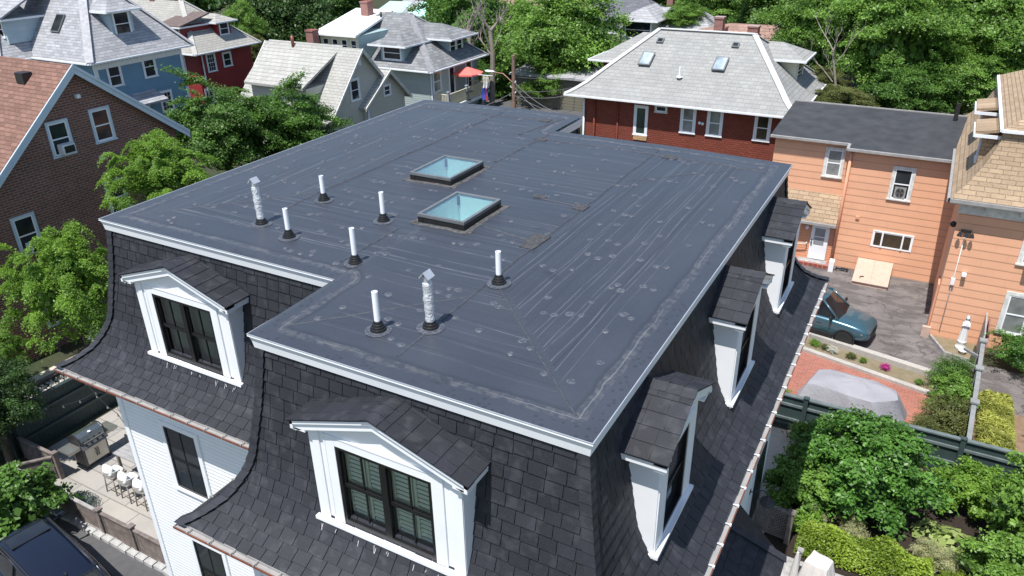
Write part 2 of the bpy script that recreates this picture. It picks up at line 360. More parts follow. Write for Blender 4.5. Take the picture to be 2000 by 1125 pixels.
mans = mb.build('mansard_roof', [M['shingle']], house, fix=False)
# hip caps on outward corners
def cap_run(x, y, sx, sy):
    n = int(ARC[-1]/.17); hc = MB()
    for k in range(n+1):
        sb = ARC[-1]+.05-k*.17; stp = sb-.19
        if sb < .03: continue
        ob, db, nzb, nob = prof_at(sb); ot, dt, nzt, not_ = prof_at(max(0, stp)); ob += max(0, sb-ARC[-1])*.8; hc.ct = random.uniform(.55, 1)
        W_ = .16; lb, ltp = .054, .042
        def q(o, d, l, side):
            o2 = o+l*.8; px, py = x+sx*o2, y+sy*o2
            if side == 0: return (px, py, ZR-d+l)
            if side == 1: return (px-sx*W_, py, ZR-d+l)
            return (px, py-sy*W_, ZR-d+l)
        B_ = [q(ob, db, lb, s) for s in (1, 0, 2)]; T_ = [q(ot, dt, ltp, s) for s in (1, 0, 2)]
        b = [hc.vert(v) for v in B_]; tt = [hc.vert(v) for v in T_]; bl = [hc.vert((v[0]-sx*.012, v[1]-sy*.012, v[2]-.012)) for v in B_]
        hc.face((b[0], b[1], tt[1], tt[0])); hc.face((b[1], b[2], tt[2], tt[1])); hc.face((bl[0], bl[1], b[1], b[0])); hc.face((bl[1], bl[2], b[2], b[1]))
    hc.build('hip_cap', M['shingle'], mans, fix=False)
for x, y, sx, sy in ((-5.5, 0, -1, -1), (0, 0, 1, -1), (0, 11.7, 1, 1), (-11.7, 2, -1, -1), (-11.7, 13.5, -1, 1), (-6.17, 13.5, 1, 1)): cap_run(x, y, sx, sy)
# cornice
cn = MB(); sweep(cn, OUT, [(.0, ZR-.004), (.004, ZR-.032), (-.012, ZR-.038), (-.034, ZR-.12), (-.05, ZR-.235), (-.14, ZR-.235), (-.14, ZR-.03)])
cn.build('cornice', M['white'], house)
# gutters
def gut(pr, name, m, par):
    g = MB(); sweep(g, OUT, pr); return g.build(name, m, par)
zg = ZR-3.27
g0 = gut([(1.075, zg+.035), (1.08, zg-.02), (1.17, zg-.02), (1.17, zg+.02), (1.163, zg+.02), (1.163, zg-.012), (1.088, zg-.012), (1.085, zg+.035)], 'gutter', M['gutter'], house)
gut([(1.171, zg+.004), (1.184, zg+.004), (1.184, zg-.035), (1.10, zg-.05), (1.10, zg-.045), (1.171, zg-.03)], 'gutter_edge', M['copper'], g0)
hb = MB(); hb.box(-.055, .05, -.010, .010, .0, .010); hb.box(.02, .055, -.016, .016, -.02, .018); hm = None
hp = []
for i in (0, 1, 6, 7):
    a, t, nrm, L, c0_, c1_ = edge_frame(i)
    n = int((L+1.1*(c0_+c1_))/.48)
    for k in range(n):
        s = -c0_*1.15+.3+k*.48; hp.append((a[0]+t[0]*s+nrm[0]*1.135, a[1]+t[1]*s+nrm[1]*1.135, zg+.02, math.atan2(nrm[1], nrm[0])))
hm = hb.build('gutter_hanger', M['gutter'], g0); hw_ = hb.build('gutter_hanger', M['trim'], g0); hp.sort(key=lambda q: abs(q[3]) < .1); n0 = sum(1 for q in hp if abs(q[3]) >= .1)
for k, (x, y, z, r) in enumerate(hp):
    h = (hm if k == 0 else dup(hm, g0)) if k < n0 else (hw_ if k == n0 else dup(hw_, g0)); h.location = (x, y, z); h.rotation_euler = (0, 0, r)
# flat membrane
SKY = [(-5.70, -4.66, 4.66, 6.06), (-7.34, -6.28, 6.70, 8.10)]
def inside(x, y): return (-11.7 < x < 0 and 2.0 < y < 11.7) or (-5.5 < x < 0 and 0 < y <= 2.0) or (-11.7 < x < -6.17 and 11.7 <= y < 13.5)
def edist(x, y):
    d = 99
    for i in range(8):
        (ax, ay), (bx, by) = OUT[i], OUT[(i+1) % 8]; dx, dy = bx-ax, by-ay; f = max(0, min(1, ((x-ax)*dx+(y-ay)*dy)/(dx*dx+dy*dy))); d = min(d, math.hypot(x-ax-f*dx, y-ay-f*dy))
    return d
def right_zone(x, y): return -x < min(3.1, y)
def left_zone(x, y): return (x+11.7) < min(3.3, y-2.0)
def roof_z(x, y):
    h = .07*min(1, min(-x, y)/3.0) if x > -5.5 else .07*min(1, max(0, min(x+11.7, y-2.0))/3.0)
    return ZR+h+.012*math.sin(x*2.1+y*1.3)*math.sin(y*.9-x*.4)*min(1, edist(x, y))
xs = sorted(set([round(-11.7+k*.09, 3) for k in range(131)]+[-5.5, -6.17, 0]+[v for s in SKY for v in s[:2]])); ys = sorted(set([round(k*.09, 3) for k in range(151)]+[2.0, 11.7, 13.5]+[v for s in SKY for v in s[2:]]))
fm = MB(); vid = {}; att = []
def gv(ix, iy):
    k = (ix, iy)
    if k not in vid:
        x, y = xs[ix], ys[iy]; e = edist(x, y); vid[k] = fm.vert((x, y, roof_z(x, y)+.006*(e < .30)+.0)); att.append((e, 1.0 if (right_zone(x, y) or left_zone(x, y)) else 0.0))
    return vid[k]
for ix in range(len(xs)-1):
    for iy in range(len(ys)-1):
        cx, cy = (xs[ix]+xs[ix+1])/2, (ys[iy]+ys[iy+1])/2
        if not inside(cx, cy) or any(s[0] < cx < s[1] and s[2] < cy < s[3] for s in SKY): continue
        fm.face((gv(ix, iy), gv(ix+1, iy), gv(ix+1, iy+1), gv(ix, iy+1)), True)
nv = len(fm.v)
# fastener plates under the sheet, as low bumps
fm.cm = 1; cnt = 0; pipes_xy = [(-3.82, .95), (-5.63, 2.65), (-7.5, 3.0), (-6.35, 4.4), (-8.16, 4.74), (-2.955, 3.0), (-3.16, 1.34), (-8.45, 3.25)]
def plate(x, y):
    r = random.uniform(.040, .062)
    if not inside(x, y) or edist(x, y) < .5 or any(s[0]-.3 < x < s[1]+.3 and s[2]-.3 < y < s[3]+.3 for s in SKY) or any(math.hypot(x-p[0], y-p[1]) < .3 for p in pipes_xy): return
    z = roof_z(x, y); n = 9; h = random.uniform(.008, .02); R = []
    for rr, hh in ((1.35, .001), (1.0, .7), (.55, 1.0), (.2, .75)): R.append([fm.vert((x+r*rr*math.cos(2*PI*j/n), y+r*rr*math.sin(2*PI*j/n), z+h*hh)) for j in range(n)])
    for a, b in zip(R, R[1:]):
        for j in range(n): fm.face((a[j], a[(j+1) % n], b[(j+1) % n], b[j]), True)
    fm.face(R[-1])
for gx in np.arange(-11.3, -.2, .62):
    for gy in np.arange(.3, 13.3, .74):
        if random.random() < .15: continue
        x, y = gx+random.uniform(-.27, .27), gy+random.uniform(-.3, .3); plate(x, y)
        k = random.random()
        if k < .45: plate(x+random.uniform(.13, .24)*random.choice((-1, 1)), y+random.uniform(-.08, .08))
        if k < .14: plate(x+random.uniform(-.2, .2), y+random.uniform(.14, .22))
# seams: folded strips lying a little above the sheet
def strip(p, q, w, mi, lift=.012, n=10, wav=.012):
    fm.cm = mi; d = (Vector(q)-Vector(p)); L = d.length; d.normalize(); nx, ny = -d.y, d.x; n = max(2, int(L/.25)); A = []
    for k in range(n+1):
        s = L*k/n; o = random.uniform(-wav, wav); c = (p[0]+d.x*s+nx*o, p[1]+d.y*s+ny*o)
        A.append([fm.vert((c[0]+nx*w*e, c[1]+ny*w*e, roof_z(c[0], c[1])+lift*(1 if abs(e) < .4 else .15))) for e in (-.5, -.3, .3, .5)])
    for a, b in zip(A, A[1:]):
        for j in range(3): fm.face((a[j], a[j+1], b[j+1], b[j]), True)
strip((-3.14, .5), (-3.12, 11.3), .04, 2); strip((-6.9, 11.0), (-6.5, 13.0), .06, 2); strip((-5.9, 2.6), (-5.86, 4.3), .05, 2); strip((-6.25, 8.6), (-6.2, 11.5), .09, 2); strip((-8.6, 4.0), (-8.5, 13.0), .07, 2)
strip((-4.3, 6.9), (-3.1, 6.75), .06, 2); strip((-6.1, 10.9), (-.4, 10.85), .07, 2); strip((-4.4, 5.0), (-3.3, 4.8), .05, 2); strip((-11.2, 12.6), (-6.6, 12.6), .06, 2)
strip((-.4, .4), (-2.95, 2.95), .03, 2, .006, wav=.008); strip((-11.2, 2.5), (-8.6, 5.1), .03, 2, .006, wav=.008); strip((-5.1, .5), (-3.2, 2.4), .025, 2, .006, wav=.008); strip((-.5, 11.2), (-3.0, 8.7), .03, 2, .006, wav=.008)
fm.cm = 3
for x0, x1, y0, y1 in ((-3.40, -3.08, 4.45, 5.10), (-3.34, -3.06, 6.60, 6.86), (-4.32, -4.08, 6.85, 7.02), (-6.35, -6.0, 10.75, 10.95), (-7.05, -6.75, 12.45, 12.7), (-2.85, -2.5, 10.7, 10.95)):
    pts = [(x0+random.uniform(-.03, .03), y0), (x1, y0+random.uniform(-.04, .02)), (x1+random.uniform(-.03, .04), y1), (x0, y1+random.uniform(-.03, .03))]; zz = max(roof_z(*p) for p in pts); fm.prism([(*p, zz-.02) for p in pts], (0, 0, .032))
for s in SKY:     # scuffed flashing at the foot of each kerb
    fm.cm = 4; k = .15
    for p, q in (((s[0]-k, s[2]-.07), (s[1]+.2, s[2]-.07)), ((s[1]+.08, s[2]-k), (s[1]+.08, s[3]+k)), ((s[0]-.07, s[2]-k), (s[0]-.07, s[3]+k)), ((s[0]-k, s[3]+.07), (s[1]+k, s[3]+.07))): strip(p, q, .12, 4, .009, wav=.03)
flat = fm.build('flat_roof', [M['membrane'], M['plate'], M['seam'], M['patch'], M['scufftape']], house, fix=False)
e_ = np.zeros(len(fm.v), np.float32)+1; d_ = np.zeros(len(fm.v), np.float32); aa = np.array(att, np.float32); e_[:len(att)] = aa[:, 0]; d_[:len(att)] = aa[:, 1]
for nm, ar in (('edist', e_), ('dirm', d_)): flat.data.attributes.new(nm, 'FLOAT', 'POINT').data.foreach_set('value', ar)
# metal drip edge
de = MB(); sweep(de, OUT, [(.006, ZR+.008), (.007, ZR-.003), (-.01, ZR-.003), (-.01, ZR+.006)]); de.build('drip_edge', M['galv'], flat)
# skylights
M['skyglass'] = see_glass('skylight_glass', (.74, .98, .96), .26); M['shaft'] = plain('shaft_plaster', (.86, .92, .91), .8, .05, 1)
def skylight(x0, x1, y0, y1, lab):
    zb = ZR-.01; zt = ZR+.24
    k = MB(); 
    for a in ((x0, x1, y0, y0+.06), (x0, x1, y1-.06, y1), (x0, x0+.06, y0+.06, y1-.06), (x1-.06, x1, y0+.06, y1-.06)): k.box(*a, zb, zt-.06)
    for cx, cy in ((x0-.008, y0-.008), (x1-.112, y0-.008), (x1-.112, y1-.112), (x0-.008, y1-.112)): k.box(cx, cx+.12, cy, cy+.12, zb, zt-.062)
    o = tag(k.build('skylight', M['curb'], house), lab)
    f = MB(); e = .012
    for a in ((x0-e, x1+e, y0-e, y0+.05), (x0-e, x1+e, y1-.05, y1+e), (x0-e, x0+.05, y0+.05, y1-.05), (x1-.05, x1+e, y0+.05, y1-.05)): f.box(*a, zt-.058, zt)
    f.build('frame', M['alu'], o)
    g = MB(); g.poly([(x0+.04, y0+.04, zt-.012), (x1-.04, y0+.04, zt-.012), (x1-.04, y1-.04, zt-.012), (x0+.04, y1-.04, zt-.012)]); g.build('pane', M['skyglass'], o, fix=False)
    s = MB(); d = ZR-.75; i_ = .07
    s.poly([(x0+i_, y0+i_, zb), (x1-i_, y0+i_, zb), (x1-i_, y0+i_, d), (x0+i_, y0+i_, d)]); s.poly([(x0+i_, y1-i_, zb+.2), (x1-i_, y1-i_, zb+.2), (x1-i_, y1-i_, d), (x0+i_, y1-i_, d)])
    s.poly([(x0+i_, y0+i_, zb+.2), (x0+i_, y1-i_, zb+.2), (x0+i_, y1-i_, d), (x0+i_, y0+i_, d)]); s.poly([(x1-i_, y0+i_, zb+.2), (x1-i_, y1-i_, zb+.2), (x1-i_, y1-i_, d), (x1-i_, y0+i_, d)]); s.poly([(x0+i_, y0+i_, d), (x1-i_, y0+i_, d), (x1-i_, y1-i_, d), (x0+i_, y1-i_, d)])
    s.build('light_shaft', M['shaft'], o, fix=False)
skylight(*SKY[0], 'nearer skylight with black kerb'); skylight(*SKY[1], 'farther skylight beside the seam')
# plumbing vents
def vent(x, y, h, r=.046):
    z = roof_z(x, y); b = MB(lambda a, c, d: (x+a, y+c, z+d)); b.lathe([(r, .1), (r, h), (r*.82, h), (r*.8, h-.1)], n=18); o = b.build('vent_pipe', M['pvc'], house)
    k = MB(lambda a, c, d: (x+a, y+c, z+d)); k.lathe([(.125, .01), (.12, .05), (.10, .055), (.098, .085), (.085, .09), (.082, .12), (.068, .125), (.062, .165), (r+.002, .17)], n=20); k.build('boot', M['rubber'], o)
    f = MB(lambda a, c, d: (x+a, y+c, z+d)); f.lathe([(.205, .004), (.20, .014), (.12, .018)], n=28); f.build('flange', M['plate'], o)
for a in ((-3.82, .95, .64), (-5.63, 2.65, .66), (-7.5, 3.0, .58), (-6.35, 4.4, .60), (-8.16, 4.74, .54), (-2.955, 3.0, .57)): vent(*a)
def flue(x, y, h, lx, ly):
    z = roof_z(x, y); T = lambda a, c, d: (x+a+lx*d, y+c+ly*d, z+d); b = MB(T); n = 12; rr = random.Random(int(x*100))
    prof = [(.07+rr.uniform(-.006, .006), .1+d*(h-.22)/n) for d in range(n+1)]; prof[7] = (.082, prof[7][1]); prof[8] = (.07, prof[8][1])
    b.loft([[(r*(1+rr.uniform(-.035, .035))*math.cos(2*PI*j/14), r*(1+rr.uniform(-.035, .035))*math.sin(2*PI*j/14), zz) for j in range(14)] for r, zz in prof]); o = b.build('metal_flue', M['foil'], house)
    k = MB(T); k.lathe([(.125, .01), (.12, .05), (.105, .055), (.1, .09), (.085, .095), (.083, .125)], n=20); k.build('boot', M['rubber'], o)
    f = MB(lambda a, c, d: (x+a, y+c, z+d)); f.lathe([(.215, .004), (.21, .014), (.12, .018)], n=28); f.build('flange', M['plate'], o)
    c = MB(T); zt = h-.03; w = .085
    c.lathe([(.052, h-.14), (.052, zt+.02)], n=10); c.prism([(-w, -w, zt), (0, -w, zt+.095), (w, -w, zt), (w-.012, -w, zt-.012), (0, -w, zt+.078), (-w+.012, -w, zt-.012)], (0, 2*w, 0))
    c.box(-.07, .07, -.012, .012, zt-.05, zt+.02); c.build('cap', M['galv'], o)
flue(-3.16, 1.34, .86, -.01, .0); flue(-8.45, 3.25, .88, -.04, .015)

# dormers
M['blind'] = plain('white_shutter', (.80, .82, .76), .6, .04, 2)
M['pane'] = see_glass('dormer_glass', (.90, .97, .91), .03)
def dormer(tf, hw, whw, units, blinds, hroof, zs, ztop, lab):
    # along a (centre 0), outward d, up z
    B = lambda: MB(tf)
    b = B(); zb = zs-.06; ze = 9.50; zp = ze+(hroof-.10)*.34
    face = [(-hw, 0, zb), (hw, 0, zb), (hw, 0, ze), (0, 0, zp), (-hw, 0, ze)]
    # face with an opening: pieces round the window
    y0, y1 = zs+.02, ztop
    b.prism([(-hw, 0, zb), (-whw, 0, zb), (-whw, 0, ze), (-hw, 0, ze)], (0, -.12, 0)); b.prism([(whw, 0, zb), (hw, 0, zb), (hw, 0, ze), (whw, 0, ze)], (0, -.12, 0))
    b.prism([(-whw, 0, zb), (whw, 0, zb), (whw, 0, y0), (-whw, 0, y0)], (0, -.12, 0)); b.prism([(-whw, 0, y1), (whw, 0, y1), (whw, 0, ze), (-whw, 0, ze)], (0, -.12, 0)); b.prism([(-hw, 0, ze), (hw, 0, ze), (0, 0, zp)], (0, -.12, 0))
    for s in (-1, 1): b.box(s*hw-.02, s*hw+.02, -1.3, .004, zb-.3, ze-.01)
    # casing and pilasters, each a little prouder
    for s in (-1, 1):
        b.box(s*(whw+.08)-.08, s*(whw+.08)+.08, 0, .022, zs, y1+.14); b.box(s*(hw-.085)-.085, s*(hw-.085)+.1, -.02, .024, zs, ze-.02)
    b.box(-whw, whw, 0, .020, y1, y1+.14); b.box(-whw-.19, whw+.19, 0, .03, y1+.14, y1+.165)
    for s in (-1, 1): b.box(s*(whw+.175)-.014, s*(whw+.175)+.014, 0, .028, zs, y1+.139)
    o = tag(b.build('dormer', M['white'], house), lab)
    r = B(); r.box(-hw-.06, hw+.06, -.16, .09, zs-.075, zs-.02); r.box(-hw-.03, hw+.03, -.16, .05, zs-.13, zs-.075); r.build('sill', M['white'], o)
    # raking fascia and roof
    slope = (10.10-9.62)/hroof; od = .155; f = B(); zr = lambda a: 10.085-abs(a)*slope
    for s in (-1, 1):
        f.prism([(0, od, zr(0)-.02), (s*hroof, od, zr(hroof)-.02), (s*hroof, od, zr(hroof)-.085), (0, od, zr(0)-.085)], (0, -.18, 0)); f.prism([(0, od-.03, zr(0)-.085), (s*(hroof-.02), od-.03, zr(hroof)-.085), (s*(hroof-.02), od-.03, zr(hroof)-.20), (0, od-.03, zr(0)-.20)], (0, -.15, 0))
        f.prism([(s*hroof, od, zr(hroof)-.02), (s*hroof, od, zr(hroof)-.15), (s*(hroof-.05), od, zr(hroof)-.15), (s*(hroof-.05), od, zr(hroof)-.02)], (0, -1.2, 0))
        f.prism([(s*(hw-.05), od-.03, zr(hroof)-.14), (s*(hroof-.05), od-.03, zr(hroof)-.14), (s*(hroof-.05), od-.03, zr(hroof)-.17), (s*(hw-.05), od-.03, zr(hroof)-.17)], (0, -1.0, 0))
    f.build('raking_trim', M['white'], o)
    q = B(); back = -1.0
    for s in (-1, 1):
        q.ct = .3; q.prism([(0, od+.02, zr(0)), (s*(hroof+.03), od+.02, zr(hroof+.03)), (s*(hroof+.03), od+.02, zr(hroof+.03)-.018), (0, od+.02, zr(0)-.018)], (0, back-od, 0))
        L = hroof+.03; nr = int(round(L/.235)); ex = L/nr
        for k in range(nr):
            a0, a1 = L-k*ex+.008, L-(k+1)*ex; dd = od+.028-random.random()*.2
            dd = od+.03
            first = random.uniform(.12, .28)
            while dd > back:
                d2 = max(back, dd-first); first = random.choice((.25, .28, .31)); q.ct = min(1, max(0, random.gauss(.5, .25)))
                v = [(s*a0, dd-.003, zr(a0)+.017), (s*a0, d2+.003, zr(a0)+.017), (s*a1, d2+.003, zr(a1)+.004), (s*a1, dd-.003, zr(a1)+.004)]; e = [(s*a0, dd-.003, zr(a0)-.002), (s*a0, d2+.003, zr(a0)-.002)]
                i0 = [q.vert(p) for p in v]; i1 = [q.vert(p) for p in e]; q.face(i0); q.face((i1[0], i1[1], i0[1], i0[0])); q.face((i1[0], i0[0], i0[3])); q.face((i1[1], i0[2], i0[1])); dd = d2
    dd = od+.035
    while dd > back:
        q.ct = random.uniform(.5, .95); d2 = dd-.21
        for s in (-1, 1): 
            v = [(0, dd, zr(0)+.03), (0, d2, zr(0)+.02), (s*.14, d2, zr(.14)+.015), (s*.14, dd, zr(.14)+.026)]; q.poly(v)
            q.poly([(0, dd, zr(0)+.03), (s*.14, dd, zr(.14)+.026), (s*.14, dd, zr(.14)), (0, dd, zr(0))])
        dd -= .2
    q.build('roof', M['shingle'], o, fix=False)
    # windows
    uw = 2*whw/units
    for u in range(units):
        a0, a1 = -whw+u*uw, -whw+(u+1)*uw; w = B(); t_ = .055; zm = (y0+y1)/2
        for z0_, z1_ in ((y0, y0+t_+.015), (y1-t_, y1)): w.box(a0, a1, -.10, .012, z0_, z1_)
        for x_ in (a0, a1-t_): w.box(x_, x_+t_, -.10, .012, y0+t_+.015, y1-t_)
        w.box(a0+t_, a1-t_, -.075, -.02, zm-.03, zm+.03); c_ = (a0+a1)/2
        if blinds != 'dark': w.box(c_-.011, c_+.011, -.055, -.03, zm+.03, y1-t_); w.box(c_-.011, c_+.011, -.075, -.05, y0+t_, zm-.03)
        for z0_, z1_, dd in ((zm, y1-t_, -.03), (y0+t_, zm, -.055)):
            for x_ in (a0+t_, a1-t_-.03): w.box(x_, x_+.03, dd-.02, dd, z0_, z1_)
        wo_ = w.build('window_frame', M['black'], o)
        g = B(); g.poly([(a0+t_, -.045, zm), (a1-t_, -.045, zm), (a1-t_, -.045, y1-t_), (a0+t_, -.045, y1-t_)]); g.poly([(a0+t_, -.065, y0+t_), (a1-t_, -.065, y0+t_), (a1-t_, -.065, zm), (a0+t_, -.065, zm)])
        if blinds != 'dark':
            g.build('pane', M['pane'], o, fix=False)
            s_ = B(); m_ = a0+t_
            if blinds == 'slats':
                for xx0, xx1 in ((m_+.015, c_-.03), (c_+.03, a1-t_-.015)):
                    for z in np.arange(y0+.14, y1-.1, .078): s_.poly([(xx0+.03, -.115, z), (xx1-.03, -.115, z), (xx1-.03, -.14, z+.034), (xx0+.03, -.14, z+.034)])
                    for xa in (xx0-.02, xx1-.03): s_.box(xa, xa+.05, -.15, -.108, y0+.04, y1-.05)
                    s_.box(xx0+.03, xx1-.03, -.15, -.11, y0+.03, y0+.13); s_.box(xx0+.03, xx1-.03, -.15, -.11, zm-.05, zm+.03)
            s_.cm = 1; s_.poly([(a0, -.2, y0), (a1, -.2, y0), (a1, -.2, y1), (a0, -.2, y1)])
            s_.build('shutter', [M['blind'], M['shade']], o, fix=False)
        else: g.build('pane', M['glass'], o, fix=False)
M['shade'] = plain('dim_shade', (.13, .18, .15), .7, .1, 2)  # dark backing paints shaded gaps between slats; the slatless dormer shows it bare
dormer(lambda a, d, z: (-2.89+a, -.36-d, z), 1.27, .81, 2, 'slats', 1.46, 7.86, 9.28, 'front dormer with louvred shutters behind its double window')
dormer(lambda a, d, z: (-9.20+a, 2-.36-d, z), 1.27, .81, 2, 'shade', 1.46, 7.86, 9.28, 'dormer on the recessed wing with dim glass and no shutters')
for yc, lb in ((2.05, 'side dormer nearest the front corner'), (6.15, 'middle side dormer'), (10.15, 'farthest side dormer')):
    dormer(lambda a, d, z, yc=yc: (.46+d, yc+a, z), .79, .46, 1, 'dark', 1.04, 7.80, 9.24, lb)
# wall windows
def house_window(tf, w, z0, z1, frame='black', casing='white', gl='glass', parent=house, muntin=0, cas=.12, name='window', lab=None, meet=True, sill=True, ac=False):
    b = MB(tf)
    for a0, a1, q0, q1 in ((-w/2-cas, -w/2, z0-.02, z1+cas), (w/2, w/2+cas, z0-.02, z1+cas), (-w/2, w/2, z1, z1+cas)): b.box(a0, a1, .004, .04, q0, q1)
    b.box(-w/2-cas-.03, w/2+cas+.03, .004, .075, z0-.08, z0-.02) if sill else None
    o = b.build(name, M[casing], parent)
    if lab: o['label'] = lab
    s = MB(tf); t_ = .05; zm = (z0+z1)/2
    for a0, a1, q0, q1 in ((-w/2, -w/2+t_, z0, z1), (w/2-t_, w/2, z0, z1), (-w/2+t_, w/2-t_, z0-.02, z0+t_), (-w/2+t_, w/2-t_, z1-t_, z1)): s.box(a0, a1, .002, .026, q0, q1)
    if meet: s.box(-w/2+t_, w/2-t_, .002, .03, zm-.025, zm+.025)
    for k in range(muntin):
        x = -w/2+t_+(w-2*t_)*(k+1)/(muntin+1); s.box(x-.012, x+.012, .002, .02, z0+t_, z1-t_)
    if muntin > 1:
        for zz in ((z0+zm)/2, (zm+z1)/2): s.box(-w/2+t_, w/2-t_, .002, .02, zz-.012, zz+.012)
    s.build('sash', M[frame], o)
    g = MB(tf); g.poly([(-w/2, .008, z0), (w/2, .008, z0), (w/2, .008, z1), (-w/2, .008, z1)]); g.build('pane', M[gl], o, fix=False)
    return o
def wx(plane, y, sgn=1): return lambda a, d, z: (plane+sgn*d, y+a, z)
def wy(plane, x, sgn=-1): return lambda a, d, z: (x+a, plane+sgn*d, z)
house_window(wy(1.58, -10.21), .98, 4.22, 5.92, muntin=1); house_window(wy(1.58, -10.25), .98, .80, 2.55, muntin=1)

# dried caulk drips on the shingles below the two double dormers
for yb, xc, dz0 in ((0, -2.89, 2.66), (2.0, -9.20, 2.66)):
    k = MB(); s0_ = next(q for q in np.arange(0, ARC[-1], .005) if prof_at(q)[1] > dz0)
    for j in range(11):
        x = xc-1.2+j*.235+random.uniform(-.03, .03)
        for m in range(random.choice((0, 0, 1, 2))):
            xx = x+m*.035+random.uniform(-.01, .01); a, b = s0_+random.uniform(0, .03), s0_+random.uniform(.04, .12); pa, pb = prof_at(a), prof_at(b)
            k.beam((xx, yb-pa[0]-pa[2]*.03, ZR-pa[1]+pa[3]*.03), (xx+random.uniform(-.02, .03), yb-pb[0]-pb[2]*.03, ZR-pb[1]+pb[3]*.03), .0045, .003)
    k.build('caulk_drip', M['white'], house)['kind'] = 'stuff'
# bay roof, lamp and door on the garden side
br = MB(); pts = [(.43, 8.65), (1.78, 7.30), (1.78, 3.2), (.43, 1.9)]; top = [(.43, 7.1), (.43, 3.6)]; ze, zt = 2.70, 3.35
P4 = [(*p, ze) for p in pts]; T2 = [(*top[0], zt), (*top[1], zt)]
br.ct = .3; br.poly([P4[0], P4[1], T2[0]]); br.poly([P4[1], P4[2], T2[1], T2[0]]); br.poly([P4[2], P4[3], T2[1]])
br.poly([(p[0], p[1], ze-.06) for p in pts]); 
for a, b in zip(P4, P4[1:]): br.poly([a, b, (b[0], b[1], ze-.06), (a[0], a[1], ze-.06)])
for k in range(5):     # tab courses on the garden slope
    for j in range(14):
        f0, f1 = k/5+.012, (k+1)/5; y0 = 7.25-j*.29-(k % 2)*.14; y1 = y0-.28; br.ct = random.gauss(.5, .2)
        L = lambda f, y: (1.78+(.43-1.78)*f, y, ze+(zt-ze)*f)
        hi = 7.30-.2*f0; lo = 3.2+.4*f0
        y0 = min(y0, hi-.12); y1 = max(y1, lo)
        if y0-y1 < .04: continue
        a, b, c, d = L(f0, y0), L(f0, y1), L(f1, y1), L(f1, y0); br.poly([(a[0], a[1], a[2]+.02), (b[0], b[1], b[2]+.02), (c[0], c[1], c[2]+.006), (d[0], d[1], d[2]+.006)])
        br.poly([(a[0], a[1], a[2]-.004), (b[0], b[1], b[2]-.004), (b[0], b[1], b[2]+.02), (a[0], a[1], a[2]+.02)])
bo = br.build('bay_roof', M['shingle'], house, fix=False)
cp = MB(); cp.ct = .9; cp.beam((1.80, 7.32, ze+.03), (.43, 7.1, zt+.03), .20, .03); cp.build('ridge_cap', M['shingle'], bo)
bw = MB(); bw.prism([(.43, 8.3, 0), (1.45, 7.2, 0), (1.45, 3.3, 0), (.43, 2.2, 0)], (0, 0, 2.64)); bw.build('bay_wall', M['clap'], house)
lx, ly, lz = .42, 10.2, 1.86
lm = MB(lambda a, c, d: (lx+a, ly+c, lz+d)); lm.lathe([(.06, -.012), (.06, .012)], n=12); 
gm = MB(lambda a, c, d: (lx+a, ly+c, lz+d)); gm.box(0, .02, -.06, .06, -.06, .06); gm.tube([(0, 0, 0), (.12, 0, .03), (.26, 0, .14), (.38, 0, .17), (.46, 0, .10), (.47, 0, .0)], .014, 8)
lamp = gm.build('wall_lamp', M['iron'], house)
sh = MB(lambda a, c, d: (lx+.47+a, ly+c, lz+d)); sh.lathe([(.05, .02), (.06, -.04), (.08, -.06), (.14, -.09), (.19, -.13), (.205, -.19), (.20, -.20), (.18, -.14), (.06, -.08)], n=22); sh.build('lamp_shade', M['iron'], lamp)
dw = MB(); dw.box(.424, .46, 10.75, 11.85, .15, 2.4); dw.build('dark_door', M['black'], house)
for y in (9.4,): house_window(wx(.42, y), .9, 4.2, 5.9)
for y in (2.2, 6.1, 10.0): house_window(wx(.42, y), .9, 4.1, 5.8)

# ------------------------------------------------------------------ roof helpers
def hip_roof(name, x0, x1, y0, y1, z, h, r, mat, parent, flare=0.0, th=.14, edge='trim', lab=None):
    """r = (ax, ay, bx, by) ridge ends; eaves at z"""
    b = MB(); ri = []
    def ring(f, zz): return [(x0+(min(r[0], r[2])-x0)*f, y0+(min(r[1], r[3])-y0)*f, zz), (x1+(max(r[0], r[2])-x1)*f, y0+(min(r[1], r[3])-y0)*f, zz), (x1+(max(r[0], r[2])-x1)*f, y1+(max(r[1], r[3])-y1)*f, zz), (x0+(min(r[0], r[2])-x0)*f, y1+(max(r[1], r[3])-y1)*f, zz)]
    st = [(0, z)]+([(.10, z+h*.10*(1-flare)), (.22, z+h*.22*(1-flare*.7)), (.36, z+h*.36*(1-flare*.3))] if flare else [])+[(1, z+h)]
    rs = [ring(*q) for q in st]
    for a, c in zip(rs, rs[1:]):
        for k in range(4): b.poly([a[k], a[(k+1) % 4], c[(k+1) % 4], c[k]])
    b.poly([rs[-1][k] for k in range(4)]) if abs(r[0]-r[2]) > .01 and abs(r[1]-r[3]) > .01 else None
    o = b.build(name, mat, parent, fix=False)
    if lab: o['label'] = lab
    e = MB(); i = .35; e.poly([(x0, y0, z-th), (x1, y0, z-th), (x1, y1, z-th), (x0, y1, z-th)])
    for p, q in (((x0, y0), (x1, y0)), ((x1, y0), (x1, y1)), ((x1, y1), (x0, y1)), ((x0, y1), (x0, y0))): e.poly([(*p, z-th), (*q, z-th), (*q, z-.004), (*p, z-.004)])
    g = .05
    for a in ((x0-g, x1+g, y0-g-.06, y0-.003), (x0-g, x1+g, y1+.003, y1+g+.06), (x0-g-.06, x0-.003, y0, y1), (x1+.003, x1+g+.06, y0, y1)): e.box(*a, z-.11, z-.012)
    e.build('eave', M[edge], o)
    return o
def caps(roof, pts, mat, w=.3):
    b = MB()
    for p, q in pts: b.beam(p, q, w, .04)
    b.build('ridge_cap', mat, roof)
